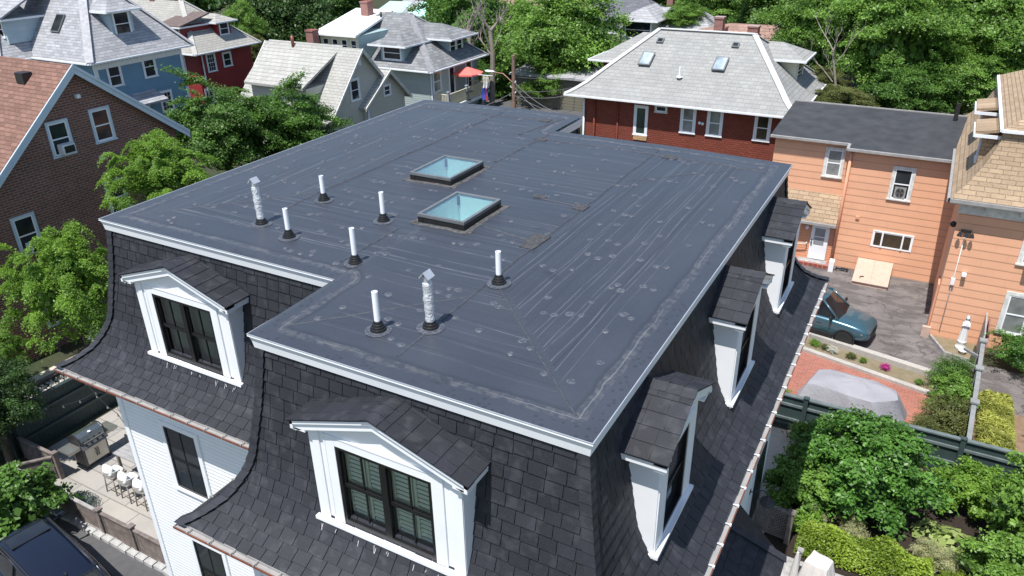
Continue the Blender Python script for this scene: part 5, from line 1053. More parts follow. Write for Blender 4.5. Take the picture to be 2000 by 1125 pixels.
# ------------------------------------------------------------------ covers in the garden
def cover(name, lab, base, top, h, m, fold=.05, seed=1, crown=.0):
    rr = random.Random(seed); o = MB(); c = Vector((sum(p[0] for p in base)/len(base), sum(p[1] for p in base)/len(base))); N = 72
    def along(P, f):
        L = [math.dist(P[i], P[(i+1) % len(P)]) for i in range(len(P))]; s = f*sum(L)
        for i, l in enumerate(L):
            if s <= l: a, b = P[i], P[(i+1) % len(P)]; return a[0]+(b[0]-a[0])*s/l, a[1]+(b[1]-a[1])*s/l
            s -= l
        return P[0]
    rings = []; phs = [rr.uniform(0, 6.28) for _ in range(4)]
    for g, z in ((0, 0.0), (.25, .22), (.5, .5), (.75, .76), (.93, .95), (1.0, 1.0)):
        ring = []
        for j in range(N):
            a, b = along(base, j/N), along(top, j/N); x, y = a[0]+(b[0]-a[0])*g, a[1]+(b[1]-a[1])*g; w = fold*(1-g)*(math.sin(j*.9+phs[0])+.7*math.sin(j*1.7+phs[1])+.5*math.sin(j*.31+phs[2])); d = Vector((x-c.x, y-c.y)); d.normalize(); ring.append((x+d.x*w, y+d.y*w, max(.015, z*h+.02*math.sin(j*.5+phs[3])*(1 if g < .9 else .5))))
        rings.append(ring)
    for f, dz in ((.75, crown*.5+.01), (.4, crown*.9), (.05, crown)): rings.append([(c.x+(p[0]-c.x)*f, c.y+(p[1]-c.y)*f, p[2]+dz+.015*math.sin(p[0]*5+f*7)+.012*math.sin(p[1]*6)) for p in rings[5]])
    o.loft(rings, cap=False); n = len(o.v); o.face([n-N+j for j in range(N)], True); ob = o.build(name, m); return ob
M['covergrey'] = plain('grey_cover_cloth', (.28, .275, .295), .75, .10, 1.3, bump=.9); M['coverbeige'] = plain('beige_cover_cloth', (.58, .54, .50), .8, .06, 2)
tag(cover('car_cover', 'long grey cloth cover draped over a low shape on the brick patio', [(.35, 17.0), (3.2, 16.9), (4.05, 17.6), (3.95, 18.9), (3.3, 19.3), (1.2, 19.5), (.5, 19.0)], [(.75, 17.5), (2.8, 17.2), (3.55, 17.75), (3.45, 18.3), (2.9, 18.6), (1.35, 18.7), (.95, 18.5)], 1.12, M['covergrey'], .06, 3, .10), 'long light grey cloth cover draped over furniture on the brick patio', 'cover')
tag(cover('furniture_cover', '', [(1.95, 9.35), (2.75, 9.2), (2.95, 9.95), (2.15, 10.15)], [(2.1, 9.45), (2.65, 9.35), (2.75, 9.8), (2.25, 9.95)], .85, M['coverbeige'], .03, 5, .03), 'boxy beige furniture cover at the foot of the hedge', 'cover')
tag(cover('furniture_cover', '', [(3.3, 9.0), (3.85, 8.9), (3.95, 9.5), (3.4, 9.65)], [(3.45, 9.1), (3.75, 9.05), (3.8, 9.4), (3.5, 9.5)], .8, M['coverbeige'], .03, 6, .03), 'second beige furniture cover cut off by the bottom edge of the view', 'cover')
pu = thing('closed_parasol', 'closed pale parasol standing beside the bay roof', 'parasol', (1.95, 8.6, 0)); k = MB(); k.lathe([(.03, 2.35), (.05, 2.2), (.10, 1.6), (.14, 1.2), (.12, 1.15)], (1.95, 8.6, -.5), 10); k.build('canopy', M['coverbeige'], pu); k = MB(); k.tube([(1.95, 8.6, 0), (1.95, 8.6, .8)], .025, 8); k.build('pole', M['greywood'], pu)
# ------------------------------------------------------------------ statue and bed by the peach house
st = thing('statue', 'white statue of a veiled standing woman with joined hands on a plinth', 'statue', (5.42, 24.35, .1)); T = lambda a, c, d: (5.42+a*.92, 24.35+c*.92, .1+d*1.14); M['plaster'] = plain('white_plaster', (.70, .69, .67), .6, .05, 4)
k = MB(T); k.lathe([(.20, 0), (.21, .06), (.17, .10), (.16, .22), (.18, .25), (.18, .30)], n=16); k.build('plinth', M['plaster'], st)
k = MB(T); k.loft([[(rx*math.cos(2*PI*j/18)*(1+.06*math.sin(j*3))+ox, ry*math.sin(2*PI*j/18)*(1+.06*math.sin(j*3)), z) for j in range(18)] for rx, ry, z, ox in ((.17, .14, .30, 0), (.155, .13, .45, 0), (.135, .11, .65, .0), (.12, .10, .80, 0), (.13, .10, .92, 0), (.115, .085, 1.0, 0), (.085, .07, 1.05, 0), (.05, .05, 1.08, 0), (.045, .05, 1.10, 0))])
for s in (-1, 1): k.tube([(s*.10, .0, 1.0), (s*.12, -.06, .86), (s*.03, -.15, .93)], [.04, .036, .024], 8)
k.loft([[(.028*f*math.cos(j*PI/3), -.155+.02*f*math.sin(j*PI/3), z) for j in range(6)] for z, f in ((.92, .8), (.97, 1), (1.02, .5))])
k.build('figure', M['plaster'], st); k = MB(T); k.ball((0, -.015, 1.17), .068, 12, 9, 1.2); k.lathe([(.012, 0), (.018, .015), (.006, .04)], (0, -.08, 1.155), 6); k.build('head', M['plaster'], st)
k = MB(T); k.loft([[(r*math.cos(a), .012+r*.95*math.sin(a), z) for a in np.linspace(-.5, PI+.5, 14)] for r, z in ((.15, .75), (.135, .95), (.105, 1.06), (.085, 1.15), (.08, 1.22), (.04, 1.265), (.004, 1.27))], closed=False, cap=False); k.build('veil', M['plaster'], st)
ur = thing('planter', 'low white planter bowl in front of the statue', 'planter', (5.5, 23.95, .1)); k = MB(); k.lathe([(.07, 0), (.09, .04), (.14, .11), (.15, .13), (.13, .12), (.08, .08)], (5.5, 23.95, .1), 16); k.build('bowl', M['plaster'], ur)
sheet('statue_bed_soil', [(4.35, 24.95), (4.9, 23.75), (5.75, 23.55), (5.95, 24.95)], .09, M['drysoil'])
k = MB(); k.beam((4.35, 24.9, .07), (4.9, 23.7, .07), .08, .16); k.beam((4.9, 23.7, .07), (5.75, 23.5, .07), .08, .16); tag(k.build('timber_edging', M['greywood']), 'grey timber edging round the statue bed', 'edging')
for j, (x, lb) in enumerate(((5.98, 'tall grey weathered board panel leaning beside the statue'), (6.12, 'reddish panel leaning behind the grey boards near the statue'))): k = MB(); k.prism([(x, 23.4, .05), (x, 24.9, .05), (x+.02, 24.9, 1.55-.2*j), (x+.02, 23.7, 1.25-.2*j), (x, 23.4, .95-.1*j)], (.05, 0, 0)); tag(k.build('leaning_panel', M['greywood'] if j == 0 else plain('faded_red_panel', (.22, .09, .08), .8, .2, 4)), lb, 'panel')
k = MB(); pts = [(-.05+.28*math.cos(a*1.0)+.35, 29.95+.16*math.sin(a*1.3), .03+.02*(a % 2)) for a in np.linspace(0, 20, 60)]; k.tube(pts, .022, 5); tag(k.build('hose', M['iron']), 'black garden hose coiled at the foot of the peach wall', 'hose')
k = MB(); k.box(-.27, -.05, 29.5, 29.72, 0, .5); k.prism([(-.27, 29.5, .5), (-.05, 29.5, .5), (-.05, 29.72, .56), (-.27, 29.72, .56)], (0, 0, .04)); tag(k.build('utility_box', M['white']), 'small white box standing beside the brick doorstep', 'box')
# rocks along the path
for j, (x, y, r) in enumerate(((1.25, 13.3, .3), (1.15, 12.5, .22), (-23.6, 8.4, .45))):
    k = MB(); rr = random.Random(j); k.loft([[(x+r*f*(1+rr.uniform(-.15, .15))*math.cos(i*2*PI/9), y+r*f*.8*(1+rr.uniform(-.15, .15))*math.sin(i*2*PI/9), z*r) for i in range(9)] for f, z in ((1, 0), (1.05, .3), (.75, .65), (.2, .78))]); tag(k.build('boulder', M['granite']), ('larger grey boulder edging the garden path', 'smaller grey boulder edging the path near the lamp', 'grey boulder at the foot of the brick house')[j], 'rock')
# ------------------------------------------------------------------ cars
M['cartrim'] = plain('car_black_plastic', (.015, .015, .016), .5); M['carglass'] = glassy('car_glass', (.012, .014, .016), .03, 1.0); M['rim'] = plain('dark_rim', (.03, .03, .032), .35, .1, 3, .5); M['lampglass'] = plain('lamp_glass', (.22, .23, .25), .15, .1, 6)
def paint(name, c):
    t = NT(name); t.fin(c, .28, .6, .35); t.b.inputs['Coat Weight'].default_value = .9; t.b.inputs['Coat Roughness'].default_value = .04; return t.m
def car(name, label, loc, rz, pm, L=4.5, w=.90, roofz=1.60, belt=.98, hoodz=.93, xa=1.02, xf=.30, xr=-1.5, xb=-2.02, rails=False, sunroof=False):
    o = thing(name, label, 'car', loc, rz, local=True); H = L/2
    st = [(-H, .72, .50, .80), (-H+.10, .86, .34, belt-.08), (-H+.5, .96, .30, belt), (-.9, 1.0, .28, belt), (0, 1.0, .28, belt), (xa-.25, 1.0, .28, belt), (xa+.1, .985, .28, belt-.02), (H-.75, .97, .28, hoodz), (H-.35, .93, .30, hoodz-.06), (H-.12, .84, .34, hoodz-.15), (H, .66, .42, .66)]
    b = MB(); rings = []
    for x, f, zs, zt in st:
        W_ = w*f; hz = [(0, zs), (W_*.82, zs), (W_*.98, zs+.14), (W_, .62 if zt > .7 else .58), (W_*.985, zt-.13), (W_*.93, zt-.03), (W_*.72, zt+.015), (0, zt+.035)]
        rings.append([(x, y, z) for y, z in hz]+[(x, -y, z) for y, z in hz[-2:0:-1]])
    b.loft(rings); bo = b.build('body', pm, o); bo.modifiers.new('smooth', 'SUBSURF').levels = 1; bo.modifiers['smooth'].render_levels = 2
    yb, yr = w*.90, w*.66
    F = {'a': (xa, yb*.90, belt-.01), 'A': (xf, yr, roofz-.03), 'R': (xr, yr*.97, roofz-.05), 'b': (xb, yb*.86, belt-.01)}
    pt = lambda k, s: (F[k][0], F[k][1]*s, F[k][2])
    g = MB(); mid = lambda p, q, dx, dz: tuple((Vector(p)+Vector(q))/2+Vector((dx, 0, dz)))
    wm, wr_ = mid(pt('a', 1), pt('a', -1), .12, 0), mid(pt('A', 1), pt('A', -1), .07, .02)
    g.poly([pt('a', 1), wm, wr_, pt('A', 1)], True); g.poly([wm, pt('a', -1), pt('A', -1), wr_], True); g.build('windscreen', M['carglass'], o, fix=False)
    g = MB(); g.poly([pt('b', 1), pt('b', -1), pt('R', -1), pt('R', 1)]); g.build('rear_window', M['carglass'], o, fix=False)
    for s in (1, -1):
        g = MB(); q1 = (-.25, yb*.97*s, belt-.01); q2 = (-.25, yr*1.01*s, roofz-.03); q3 = (-1.2, yb*.96*s, belt-.01)
        g.poly([pt('a', s), q1, q2, pt('A', s)]); g.poly([q1, q3, (-1.2, yr*s, roofz-.04), q2]); g.poly([q3, pt('b', s), pt('R', s), (-1.2, yr*s, roofz-.04)]); g.build('side_window', M['carglass'], o, fix=False)
    r = MB(); n = 8; rows = []
    for x, f, dz in ((xf+.03, .98, -.02), (xf-.15, 1.0, .0), (xf-.6, 1.02, .025), ((xf+xr)/2, 1.02, .03), (xr+.3, 1.0, .015), (xr-.03, .96, -.03)):
        rows.append([(x+(.07*(1-abs(j/n*2-1)**2) if x > 0 else 0), (yr+.02)*f*(1-2*j/n), roofz-.03+dz+.035*(1-(j/n*2-1)**2)-.03*(abs(j/n*2-1) > .95)) for j in range(n+1)])
    r.loft(rows, closed=False, cap=False); r.loft([[(p[0], p[1], p[2]-.05) for p in q] for q in rows], closed=False, cap=False); ro = r.build('roof', pm, o)
    pl = MB()
    for s in (1, -1):
        for ka, kb in (('a', 'A'), ('b', 'R'), ('A', 'R')): pl.tube([Vector(pt(ka, s))*1.0, Vector(pt(kb, s))], .045, 6)
    pl.build('pillar', pm, o)
    pl = MB()
    for s in (1, -1): pl.beam((-.25, yb*.975*s, belt), (-.25, yr*1.02*s, roofz-.05), .07, .03, (1, 0, 0)); pl.beam((-1.2, yb*.965*s, belt), (-1.2, yr*1.01*s, roofz-.05), .07, .03, (1, 0, 0))
    pl.build('door_pillar', M['cartrim'], o)
    for x in (H-.88, -H+.92):
        for s in (1, -1):
            T = lambda a, c, d, x=x, s=s: (x+a, s*(w-.10)+s*d, .35+c)
            k = MB(T); k.lathe([(.24, -.10), (.33, -.10), (.345, -.05), (.345, .07), (.33, .105), (.245, .11)], n=26); wo_ = k.build('tyre', M['rubbertyre'], o)
            k = MB(T); k.lathe([(.245, .06), (.235, .085), (.22, .05)], n=24)
            for j in range(5): a = 2*PI*j/5; k.prism([(.03*math.cos(a+1.2), .03*math.sin(a+1.2), .075), (.235*math.cos(a+.16), .235*math.sin(a+.16), .085), (.235*math.cos(a-.16), .235*math.sin(a-.16), .085), (.03*math.cos(a-1.2), .03*math.sin(a-1.2), .075)], (0, 0, -.03))
            k.lathe([(.06, .05), (.05, .09)], n=10); k.build('rim', M['rim'], wo_)
            k = MB(T); k.lathe([(.37, .02), (.41, .112), (.36, .118), (.35, .0)], n=26); k.build('wheel_arch', M['cartrim'], o)
    for s in (1, -1): k = MB(); k.box(-H+.75+.55, H-.88-.42, s*(w+.004)-.015, s*(w+.004)+.015, .28, .42); k.build('sill_cladding', M['cartrim'], o)
    k = MB(); k.loft([[(H-.02-.16*abs(y/w)**2, y, z) for y in np.linspace(-.62, .62, 9)] for z in (.42, .72)], closed=False, cap=False); k.loft([[(H+.02-.16*abs(y/w)**2, y, z) for y in np.linspace(-.55, .55, 9)] for z in (.46, .68)], closed=False, cap=False); k.build('grille', M['cartrim'], o)
    for s in (1, -1):
        k = MB(); k.loft([[(H-.30+.17*f, s*(.80-.26*f), .70+.085*zz) for f in (0, .5, 1)] for zz in (0, 1)], closed=False, cap=False)
        k.prism([(H-.33, s*.80, .66), (H-.12, s*.58, .65), (H-.12, s*.58, .70), (H-.33, s*.80, .72)], (.04, s*.03, .0)); k.build('headlight', M['lampglass'], o)
        k = MB(); k.loft([[(xa-.22+r*.6*math.cos(a), s*(w+.12)+r*math.sin(a)*1.3-s*.0, belt+.10+dz) for a in np.linspace(0, 2*PI, 9)[:-1]] for dz, r in ((-.07, .05), (-.05, .08), (.05, .08), (.08, .05))]); k.beam((xa-.2, s*w*.9, belt+.04), (xa-.22, s*(w+.08), belt+.06), .06, .04); k.build('wing_mirror', pm if rails else M['cartrim'], o)
        for x in (.35, -.75): k = MB(); k.box(x-.10, x+.10, s*w-.005, s*w+.02 if s > 0 else s*w-.02, .80, .83) if s > 0 else k.box(x-.10, x+.10, s*w-.02, s*w+.005, .80, .83); k.build('door_handle', pm, o)
    if rails:
        for s in (1, -1): k = MB(); k.tube([(xf-.1, s*(yr-.02), roofz-.02), (xf-.25, s*(yr-.02), roofz+.055), (xr+.3, s*(yr-.03), roofz+.055), (xr+.15, s*(yr-.03), roofz-.02)], .022, 6); k.build('roof_rail', M['iron'], o)
    if sunroof:
        k = MB(); k.prism([(xf-.12, -.45, roofz+.028), (xf-.12, .45, roofz+.028), (xf-.62, .45, roofz+.045), (xf-.62, -.45, roofz+.045)], (0, 0, .008)); sr = k.build('sunroof', M['carglass'], ro)
        k = MB()
        for a, b_ in (((xf-.11, -.46), (xf-.11, .46)), ((xf-.63, -.46), (xf-.63, .46)), ((xf-.11, -.46), (xf-.63, -.46)), ((xf-.11, .46), (xf-.63, .46))): k.beam((a[0], a[1], roofz+.04), (b_[0], b_[1], roofz+.04), .02, .02)
        k.build('seal', M['cartrim'], sr); k = MB(); k.loft([[(xr+.35-.16*f, .035*g*(1-f*.6), roofz+.02+.07*f*(1-abs(g))) for g in (-1, -.5, 0, .5, 1)] for f in (0, .6, 1)], closed=False); k.build('antenna_fin', M['cartrim'], ro)
    return o
car('parked_car', 'blue teal compact crossover parked in the asphalt yard below the peach house', (.10, 23.62, 0), math.radians(-9), paint('teal_car_paint', (.045, .115, .150)), L=4.55, roofz=1.68, belt=1.04, hoodz=.99)
car('parked_car', 'dark navy car with roof rails and sunroof on the driveway beside the lattice fence', (-15.05, .12, 0), math.radians(180-9), paint('navy_car_paint', (.004, .006, .017)), L=4.7, w=.94, roofz=1.66, belt=1.02, hoodz=1.0, xf=.85, xa=1.5, xr=-1.9, xb=-2.2, rails=True, sunroof=True)

# ------------------------------------------------------------------ vegetation
LEAF = {'maple': leafmat('maple_leaf', (.055, .13, .022), (.13, .26, .045), .3), 'bright': leafmat('bright_leaf', (.10, .235, .03), (.25, .42, .06), .42), 'mid': leafmat('mid_leaf', (.085, .19, .03), (.23, .40, .07), .35), 'deep': leafmat('deep_leaf', (.03, .07, .018), (.075, .15, .035), .25), 'lime': leafmat('lime_leaf', (.14, .24, .025), (.36, .48, .06), .4), 'olive': leafmat('olive_leaf', (.09, .12, .03), (.20, .22, .07), .35), 'golden': leafmat('golden_leaf', (.22, .25, .04), (.50, .52, .12), .4), 'cream': leafmat('variegated_leaf', (.24, .28, .10), (.60, .60, .34), .35), 'magnolia': leafmat('magnolia_leaf', (.045, .135, .022), (.13, .29, .045), .25, .42), 'bluegrass': leafmat('blue_grass', (.16, .22, .19), (.30, .38, .34), .3), 'hosta': leafmat('hosta_leaf', (.20, .30, .06), (.46, .55, .20), .35), 'pink': leafmat('pink_flower', (.45, .03, .22), (.75, .10, .42), .3), 'whitefl': leafmat('white_flower', (.55, .58, .45), (.8, .8, .7), .3)}
def leaf_mesh(centers, normals, size, tone, rng, asp=.62):
    n = len(centers); nr = normals/np.linalg.norm(normals, axis=1, keepdims=True); a = rng.normal(size=(n, 3)); tg = np.cross(nr, a); tg /= np.linalg.norm(tg, axis=1, keepdims=True)+1e-9; bt = np.cross(nr, tg); s = size*rng.uniform(.5, 1.35, (n, 1))
    fold = nr*s*.12
    V = np.stack([centers-tg*s*.55, centers+bt*s*asp*.5+fold-tg*s*.05, centers+tg*s*.55, centers-bt*s*asp*.5+fold-tg*s*.05], 1).reshape(-1, 3)
    return V, tone
def mesh_np(name, V, tone, mat):
    n = len(V)//4; me = bpy.data.meshes.new(name); me.vertices.add(len(V)); me.vertices.foreach_set('co', V.astype(np.float32).ravel()); me.loops.add(n*4); me.loops.foreach_set('vertex_index', np.arange(n*4, dtype=np.int32)); me.polygons.add(n); me.polygons.foreach_set('loop_start', np.arange(0, n*4, 4, dtype=np.int32)); me.polygons.foreach_set('loop_total', np.full(n, 4, np.int32)); me.materials.append(mat)
    me.update(calc_edges=True); me.attributes.new('tone', 'FLOAT', 'FACE').data.foreach_set('value', tone.astype(np.float32)); return me
def crown(rx, ry, rz, nclump, rc, nleaf, size, seed, flat=.65, inner=.15, low=-.55, drop=0.0, asp=.62):
    """leaf cloud round the origin: many flattened clumps on an uneven ellipsoid"""
    rng = np.random.default_rng(seed); d = rng.normal(size=(nclump, 3)); d /= np.linalg.norm(d, axis=1, keepdims=True); d[:, 2] = np.where(d[:, 2] < low, -d[:, 2]*.6, d[:, 2])
    lob = 1+.16*np.sin(d[:, 0]*3.1+seed)*np.cos(d[:, 1]*2.7+seed*.7)+rng.normal(0, .07, nclump); rad = np.where(rng.random(nclump) < .8, rng.uniform(.72, 1.0, nclump), rng.uniform(.3, .72, nclump))*lob
    C = d*rad[:, None]*np.array([rx, ry, rz]); ct = np.clip(rng.normal(.5, .17, nclump), 0, 1); cs = rc*np.clip(rng.lognormal(-.1, .38, nclump), .4, 1.7)
    wt = cs**2; k = rng.choice(nclump, nleaf, p=wt/wt.sum()); q = rng.normal(size=(nleaf, 3)); q /= np.linalg.norm(q, axis=1, keepdims=True); q[:, 2] = np.where(q[:, 2] < -.3, -q[:, 2]*rng.uniform(0, 1, nleaf), q[:, 2])
    ang = np.arctan2(d[:, 1], d[:, 0])+rng.normal(0, .5, nclump); st_ = rng.uniform(1.0, 1.75, nclump); nw = rng.uniform(.5, .95, nclump); tilt = rng.normal(-.15, .22, nclump)
    r = np.clip(rng.normal(.72, .25, nleaf), .05, 1.3); off = q*(r*cs[k])[:, None]; lx_, ly_ = off[:, 0]*st_[k], off[:, 1]*nw[k]; ca, sa = np.cos(ang[k]), np.sin(ang[k])
    off = np.stack([lx_*ca-ly_*sa, lx_*sa+ly_*ca, off[:, 2]*flat+lx_*tilt[k]], 1); P = C[k]+off; P[:, 2] -= drop*(off[:, 0]**2+off[:, 1]**2)/(rc+.01)
    nr = q*.22+d[k]*.30+np.array([0, 0, .62])+rng.normal(0, .50, (nleaf, 3)); tone = np.clip(ct[k]+rng.normal(0, .2, nleaf), 0, 1)
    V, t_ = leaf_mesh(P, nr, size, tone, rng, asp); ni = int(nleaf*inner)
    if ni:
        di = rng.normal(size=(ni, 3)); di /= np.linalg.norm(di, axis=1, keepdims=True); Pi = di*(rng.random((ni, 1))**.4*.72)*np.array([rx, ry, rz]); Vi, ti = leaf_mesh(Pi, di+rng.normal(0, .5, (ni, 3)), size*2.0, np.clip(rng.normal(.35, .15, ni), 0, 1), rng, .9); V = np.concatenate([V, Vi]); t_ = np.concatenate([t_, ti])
    return V, t_
MESH = {}; GEO = {}
def crown_mesh(key, leaf, kw):
    if key not in GEO: GEO[key] = crown(**kw)
    if (key, leaf) not in MESH: MESH[(key, leaf)] = mesh_np('crown', *GEO[key], LEAF[leaf])
    return MESH[(key, leaf)]
def tree(name, label, x, y, zc, s, key, leaf, group=None, rz=0.0, sz=None, trunk=True, kw=None, cat='tree', r=.22, z0=0.0):
    """unit crowns are about 1 m in radius, scaled by s"""
    o = thing(name, label, cat, (x, y, z0), 0, group, local=True); me = crown_mesh(key, leaf, kw)
    c = bpy.data.objects.new('crown', me); COL.objects.link(c); c.parent = o; c.location = (0, 0, zc-z0); c.scale = (s, s, sz or s); c.rotation_euler = (0, 0, rz)
    if trunk:
        rr = random.Random(int(x*13+y*7)); k = MB(); h = zc-z0; k.tube([(0, 0, -.1), (.06*s*.3, .03, h*.45), (-.04*s*.3, .05, h)], [r, r*.75, r*.5], 9)
        for j in range(7):
            a = rr.uniform(0, 6.28); e = rr.uniform(.45, .8)*s; b0 = h*rr.uniform(.55, .95); k.tube([(0, 0, b0), (math.cos(a)*e*.5, math.sin(a)*e*.5, b0+e*.35), (math.cos(a)*e, math.sin(a)*e, b0+e*.55)], [r*.45, r*.28, r*.1], 6)
        k.build('trunk', M['bark'], o)
    return o
BIG = dict(rx=1, ry=1, rz=.95, nclump=95, rc=.26, nleaf=46000, size=.047, seed=3); BIG2 = dict(rx=1, ry=1, rz=1.05, nclump=115, rc=.23, nleaf=50000, size=.044, seed=9, flat=.5); FAR = dict(rx=1, ry=1, rz=1.0, nclump=70, rc=.28, nleaf=15000, size=.075, seed=21); FAR2 = dict(rx=1, ry=1, rz=1.15, nclump=60, rc=.30, nleaf=15000, size=.078, seed=33)
def tpx(name, label, px, py, Y, rpx, key, leaf, kw, sz=1.0, rz=0.0, group=None, r=.25):
    c = at_y(px, py, Y); dep = (c-CAM).dot(fw); s = rpx/FPX*dep; return tree(name, label, c.x, Y, c.z, s, key, leaf, group, rz, s*sz, True, kw, r=r)
# left side, between the white house and the brick house
NEAR = dict(rx=1, ry=1, rz=1.0, nclump=120, rc=.22, nleaf=70000, size=.040, seed=5, flat=.55, inner=.05); LOC = dict(rx=1, ry=1, rz=1.1, nclump=150, rc=.18, nleaf=70000, size=.040, seed=14, flat=.38, inner=.02, drop=.5, asp=.45)
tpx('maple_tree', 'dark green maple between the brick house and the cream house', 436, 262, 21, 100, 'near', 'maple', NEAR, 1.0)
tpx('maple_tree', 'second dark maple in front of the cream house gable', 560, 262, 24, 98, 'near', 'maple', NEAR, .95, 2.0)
tpx('locust_tree', 'bright yellow green tree rising at the right edge of the brick gable wall', 316, 350, 11.8, 92, 'locust', 'bright', LOC, .95, 1.0, r=.14)
tpx('locust_tree', 'tall bright green tree close in front of the brick wall beside the mansard', 138, 575, 7.4, 104, 'locust', 'bright', LOC, 1.3, .3, r=.13)
tpx('locust_tree', 'small bright green treetop at the left edge of the view', 2, 690, 5.2, 46, 'locust', 'mid', LOC, 1.0, 2.1, r=.1)
tpx('shade_tree', 'dark leafy tree at the left edge above the long lattice panel', -22, 790, 2.6, 84, 'near', 'deep', NEAR, 1.15, 1.3, r=.15)
MAGL = dict(rx=1, ry=1, rz=.9, nclump=70, rc=.24, nleaf=8500, size=.105, seed=8, inner=.05)
c = at_y(-2, 925, .9); tree('broadleaf_shrub', 'broad leaved mid green shrub at the lower left beside the driveway', c.x, .9, 1.1, 1.35, 'mag', 'maple', None, .4, 1.25, False, MAGL, 'shrub')
c = at_y(-70, 840, 2.4); tree('broadleaf_shrub', 'darker shrub cut by the left edge behind the broad leaved one', c.x, 2.4, 1.2, 1.6, 'mag', 'deep', None, 2.4, 1.3, False, MAGL, 'shrub')
tpx('shrub', 'bright green shrub between barbecue and white house corner', 226, 812, 7.0, 34, 'mag', 'bright', None, 1.2, .5, r=.05)
tree('ground_shrub', 'silvery green low shrub at the foot of the brick house', -24.9, 9.3, .35, .9, 'mag', 'bluegrass', None, 0, .4, False, dict(rx=1, ry=1, rz=.9, nclump=60, rc=.25, nleaf=4200, size=.15, seed=8, inner=.05), 'shrub')
# background belt
bgt = [
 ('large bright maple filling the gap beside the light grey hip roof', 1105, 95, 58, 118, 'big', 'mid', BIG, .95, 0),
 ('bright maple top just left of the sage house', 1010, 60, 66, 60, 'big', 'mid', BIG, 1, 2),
 ('dark tree behind the two bare trunks', 935, 75, 66, 95, 'far', 'maple', FAR, 1.1, 1),
 ('dark leafy tree low beside the balcony and the flag', 915, 175, 56, 46, 'far', 'maple', FAR, 1, 3),
 ('dark green tree behind the utility pole foot', 985, 165, 56, 50, 'far', 'maple', FAR, .9, 2),
 ('mid green shrubby tree right of the utility pole', 1075, 165, 54, 45, 'big', 'mid', BIG, .9, 4),
 ('dark tall tree between red house and cream house', 520, 45, 60, 72, 'far', 'deep', FAR, 1.3, 0),
 ('dark tree in front of the grey green house chimney', 590, 60, 62, 62, 'fartwo', 'deep', FAR2, 1.2, 1),
 ('green tree beside the beige red house roof', 476, 60, 54, 38, 'big', 'mid', BIG, 1.5, 2),
 ('small yellowish tree by the cream roof', 498, 100, 50, 26, 'big', 'olive', BIG, 1.2, 3),
 ('dark tree at the top edge above the red house', 400, -12, 78, 70, 'far', 'maple', FAR, .7, 3),
 ('tree at the top edge left of the grey steep house', 672, 12, 78, 48, 'far', 'maple', FAR, 1, 4),
 ('tree between the mint roofs and the red roof', 868, 28, 76, 48, 'fartwo', 'maple', FAR2, 1, 2),
 ('tall green tree right of the sage house', 1395, 10, 74, 78, 'bigtwo', 'mid', BIG2, .9, 0),
 ('leafy tree low behind the brown roofed house', 1335, 40, 66, 42, 'bigtwo', 'mid', BIG2, .8, 2),
 ('dark tree between brown roofed house and the woods', 1500, 30, 66, 72, 'fartwo', 'maple', FAR2, 1, 1),
 ('large leafy tree above the light grey roof corner', 1625, 70, 52, 100, 'bigtwo', 'mid', BIG2, 1.1, 1),
 ('large leafy tree in the middle of the wood behind the peach wing', 1745, 80, 50, 118, 'bigtwo', 'mid', BIG2, 1.1, 3),
 ('large leafy tree at the upper right corner', 1900, 60, 52, 120, 'bigtwo', 'mid', BIG2, 1.0, 5),
 ('shaded tree low behind the black flat roof', 1770, 190, 46, 86, 'bigtwo', 'maple', BIG2, .8, 2),
 ('shaded tree behind the tan mansard dormers', 1890, 165, 48, 80, 'bigtwo', 'mid', BIG2, .9, 4),
 ('green tree at the right edge above the tan roof', 1985, 120, 50, 75, 'bigtwo', 'mid', BIG2, 1, 0),
 ('bushy low tree at the end of the black flat roof', 1640, 205, 42, 58, 'big', 'olive', BIG, .62, 5),
 ('reddish olive small tree beside the cream dormer', 1612, 160, 46, 34, 'big', 'olive', BIG, .8, 3),
 ('dark tree behind the cream dormer', 1560, 100, 58, 66, 'fartwo', 'deep', FAR2, 1.1, 3),
 ('dark tree in the depth of the wood', 1690, 0, 72, 110, 'fartwo', 'deep', FAR2, .9, 2),
 ('far tree in the top right behind the wood', 1860, -25, 78, 120, 'fartwo', 'deep', FAR2, .9, 4),
 ('far tree at the top edge behind the dark roofed house', 1120, -30, 92, 80, 'fartwo', 'maple', FAR2, .9, 1),
 ('far tree at the top edge above the sage house', 1262, -18, 96, 50, 'fartwo', 'maple', FAR2, .9, 2),
 ('far tree at the top edge above the white roofed addition', 610, -25, 96, 70, 'fartwo', 'maple', FAR2, .9, 5),
 ('far tree at the top left above the blue house roof', 330, -40, 90, 60, 'fartwo', 'maple', FAR2, .9, 0),
]
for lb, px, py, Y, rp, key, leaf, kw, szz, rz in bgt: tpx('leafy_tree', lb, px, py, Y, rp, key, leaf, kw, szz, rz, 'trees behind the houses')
# distant wood that closes the view
rng = np.random.default_rng(77); Vs, ts = [], []; V0, t0 = crown(rx=1, ry=1, rz=1.1, nclump=45, rc=.33, nleaf=2600, size=.16, seed=4)
for k in range(90):
    px = -150+2300*((k*.618) % 1); Y = random.uniform(105, 150); c = at_y(px, -20+random.uniform(-60, 30), Y); s = random.uniform(5, 8); Vs.append(V0*s+np.array([c.x, Y, min(c.z, 12)-random.uniform(1, 4)])); ts.append(t0)
wo_ = bpy.data.objects.new('distant_wood', mesh_np('distant_wood', np.concatenate(Vs), np.concatenate(ts), LEAF['maple'])); COL.objects.link(wo_); tag(wo_, 'far off mass of green treetops closing the view at the top', 'wood', kind='stuff')
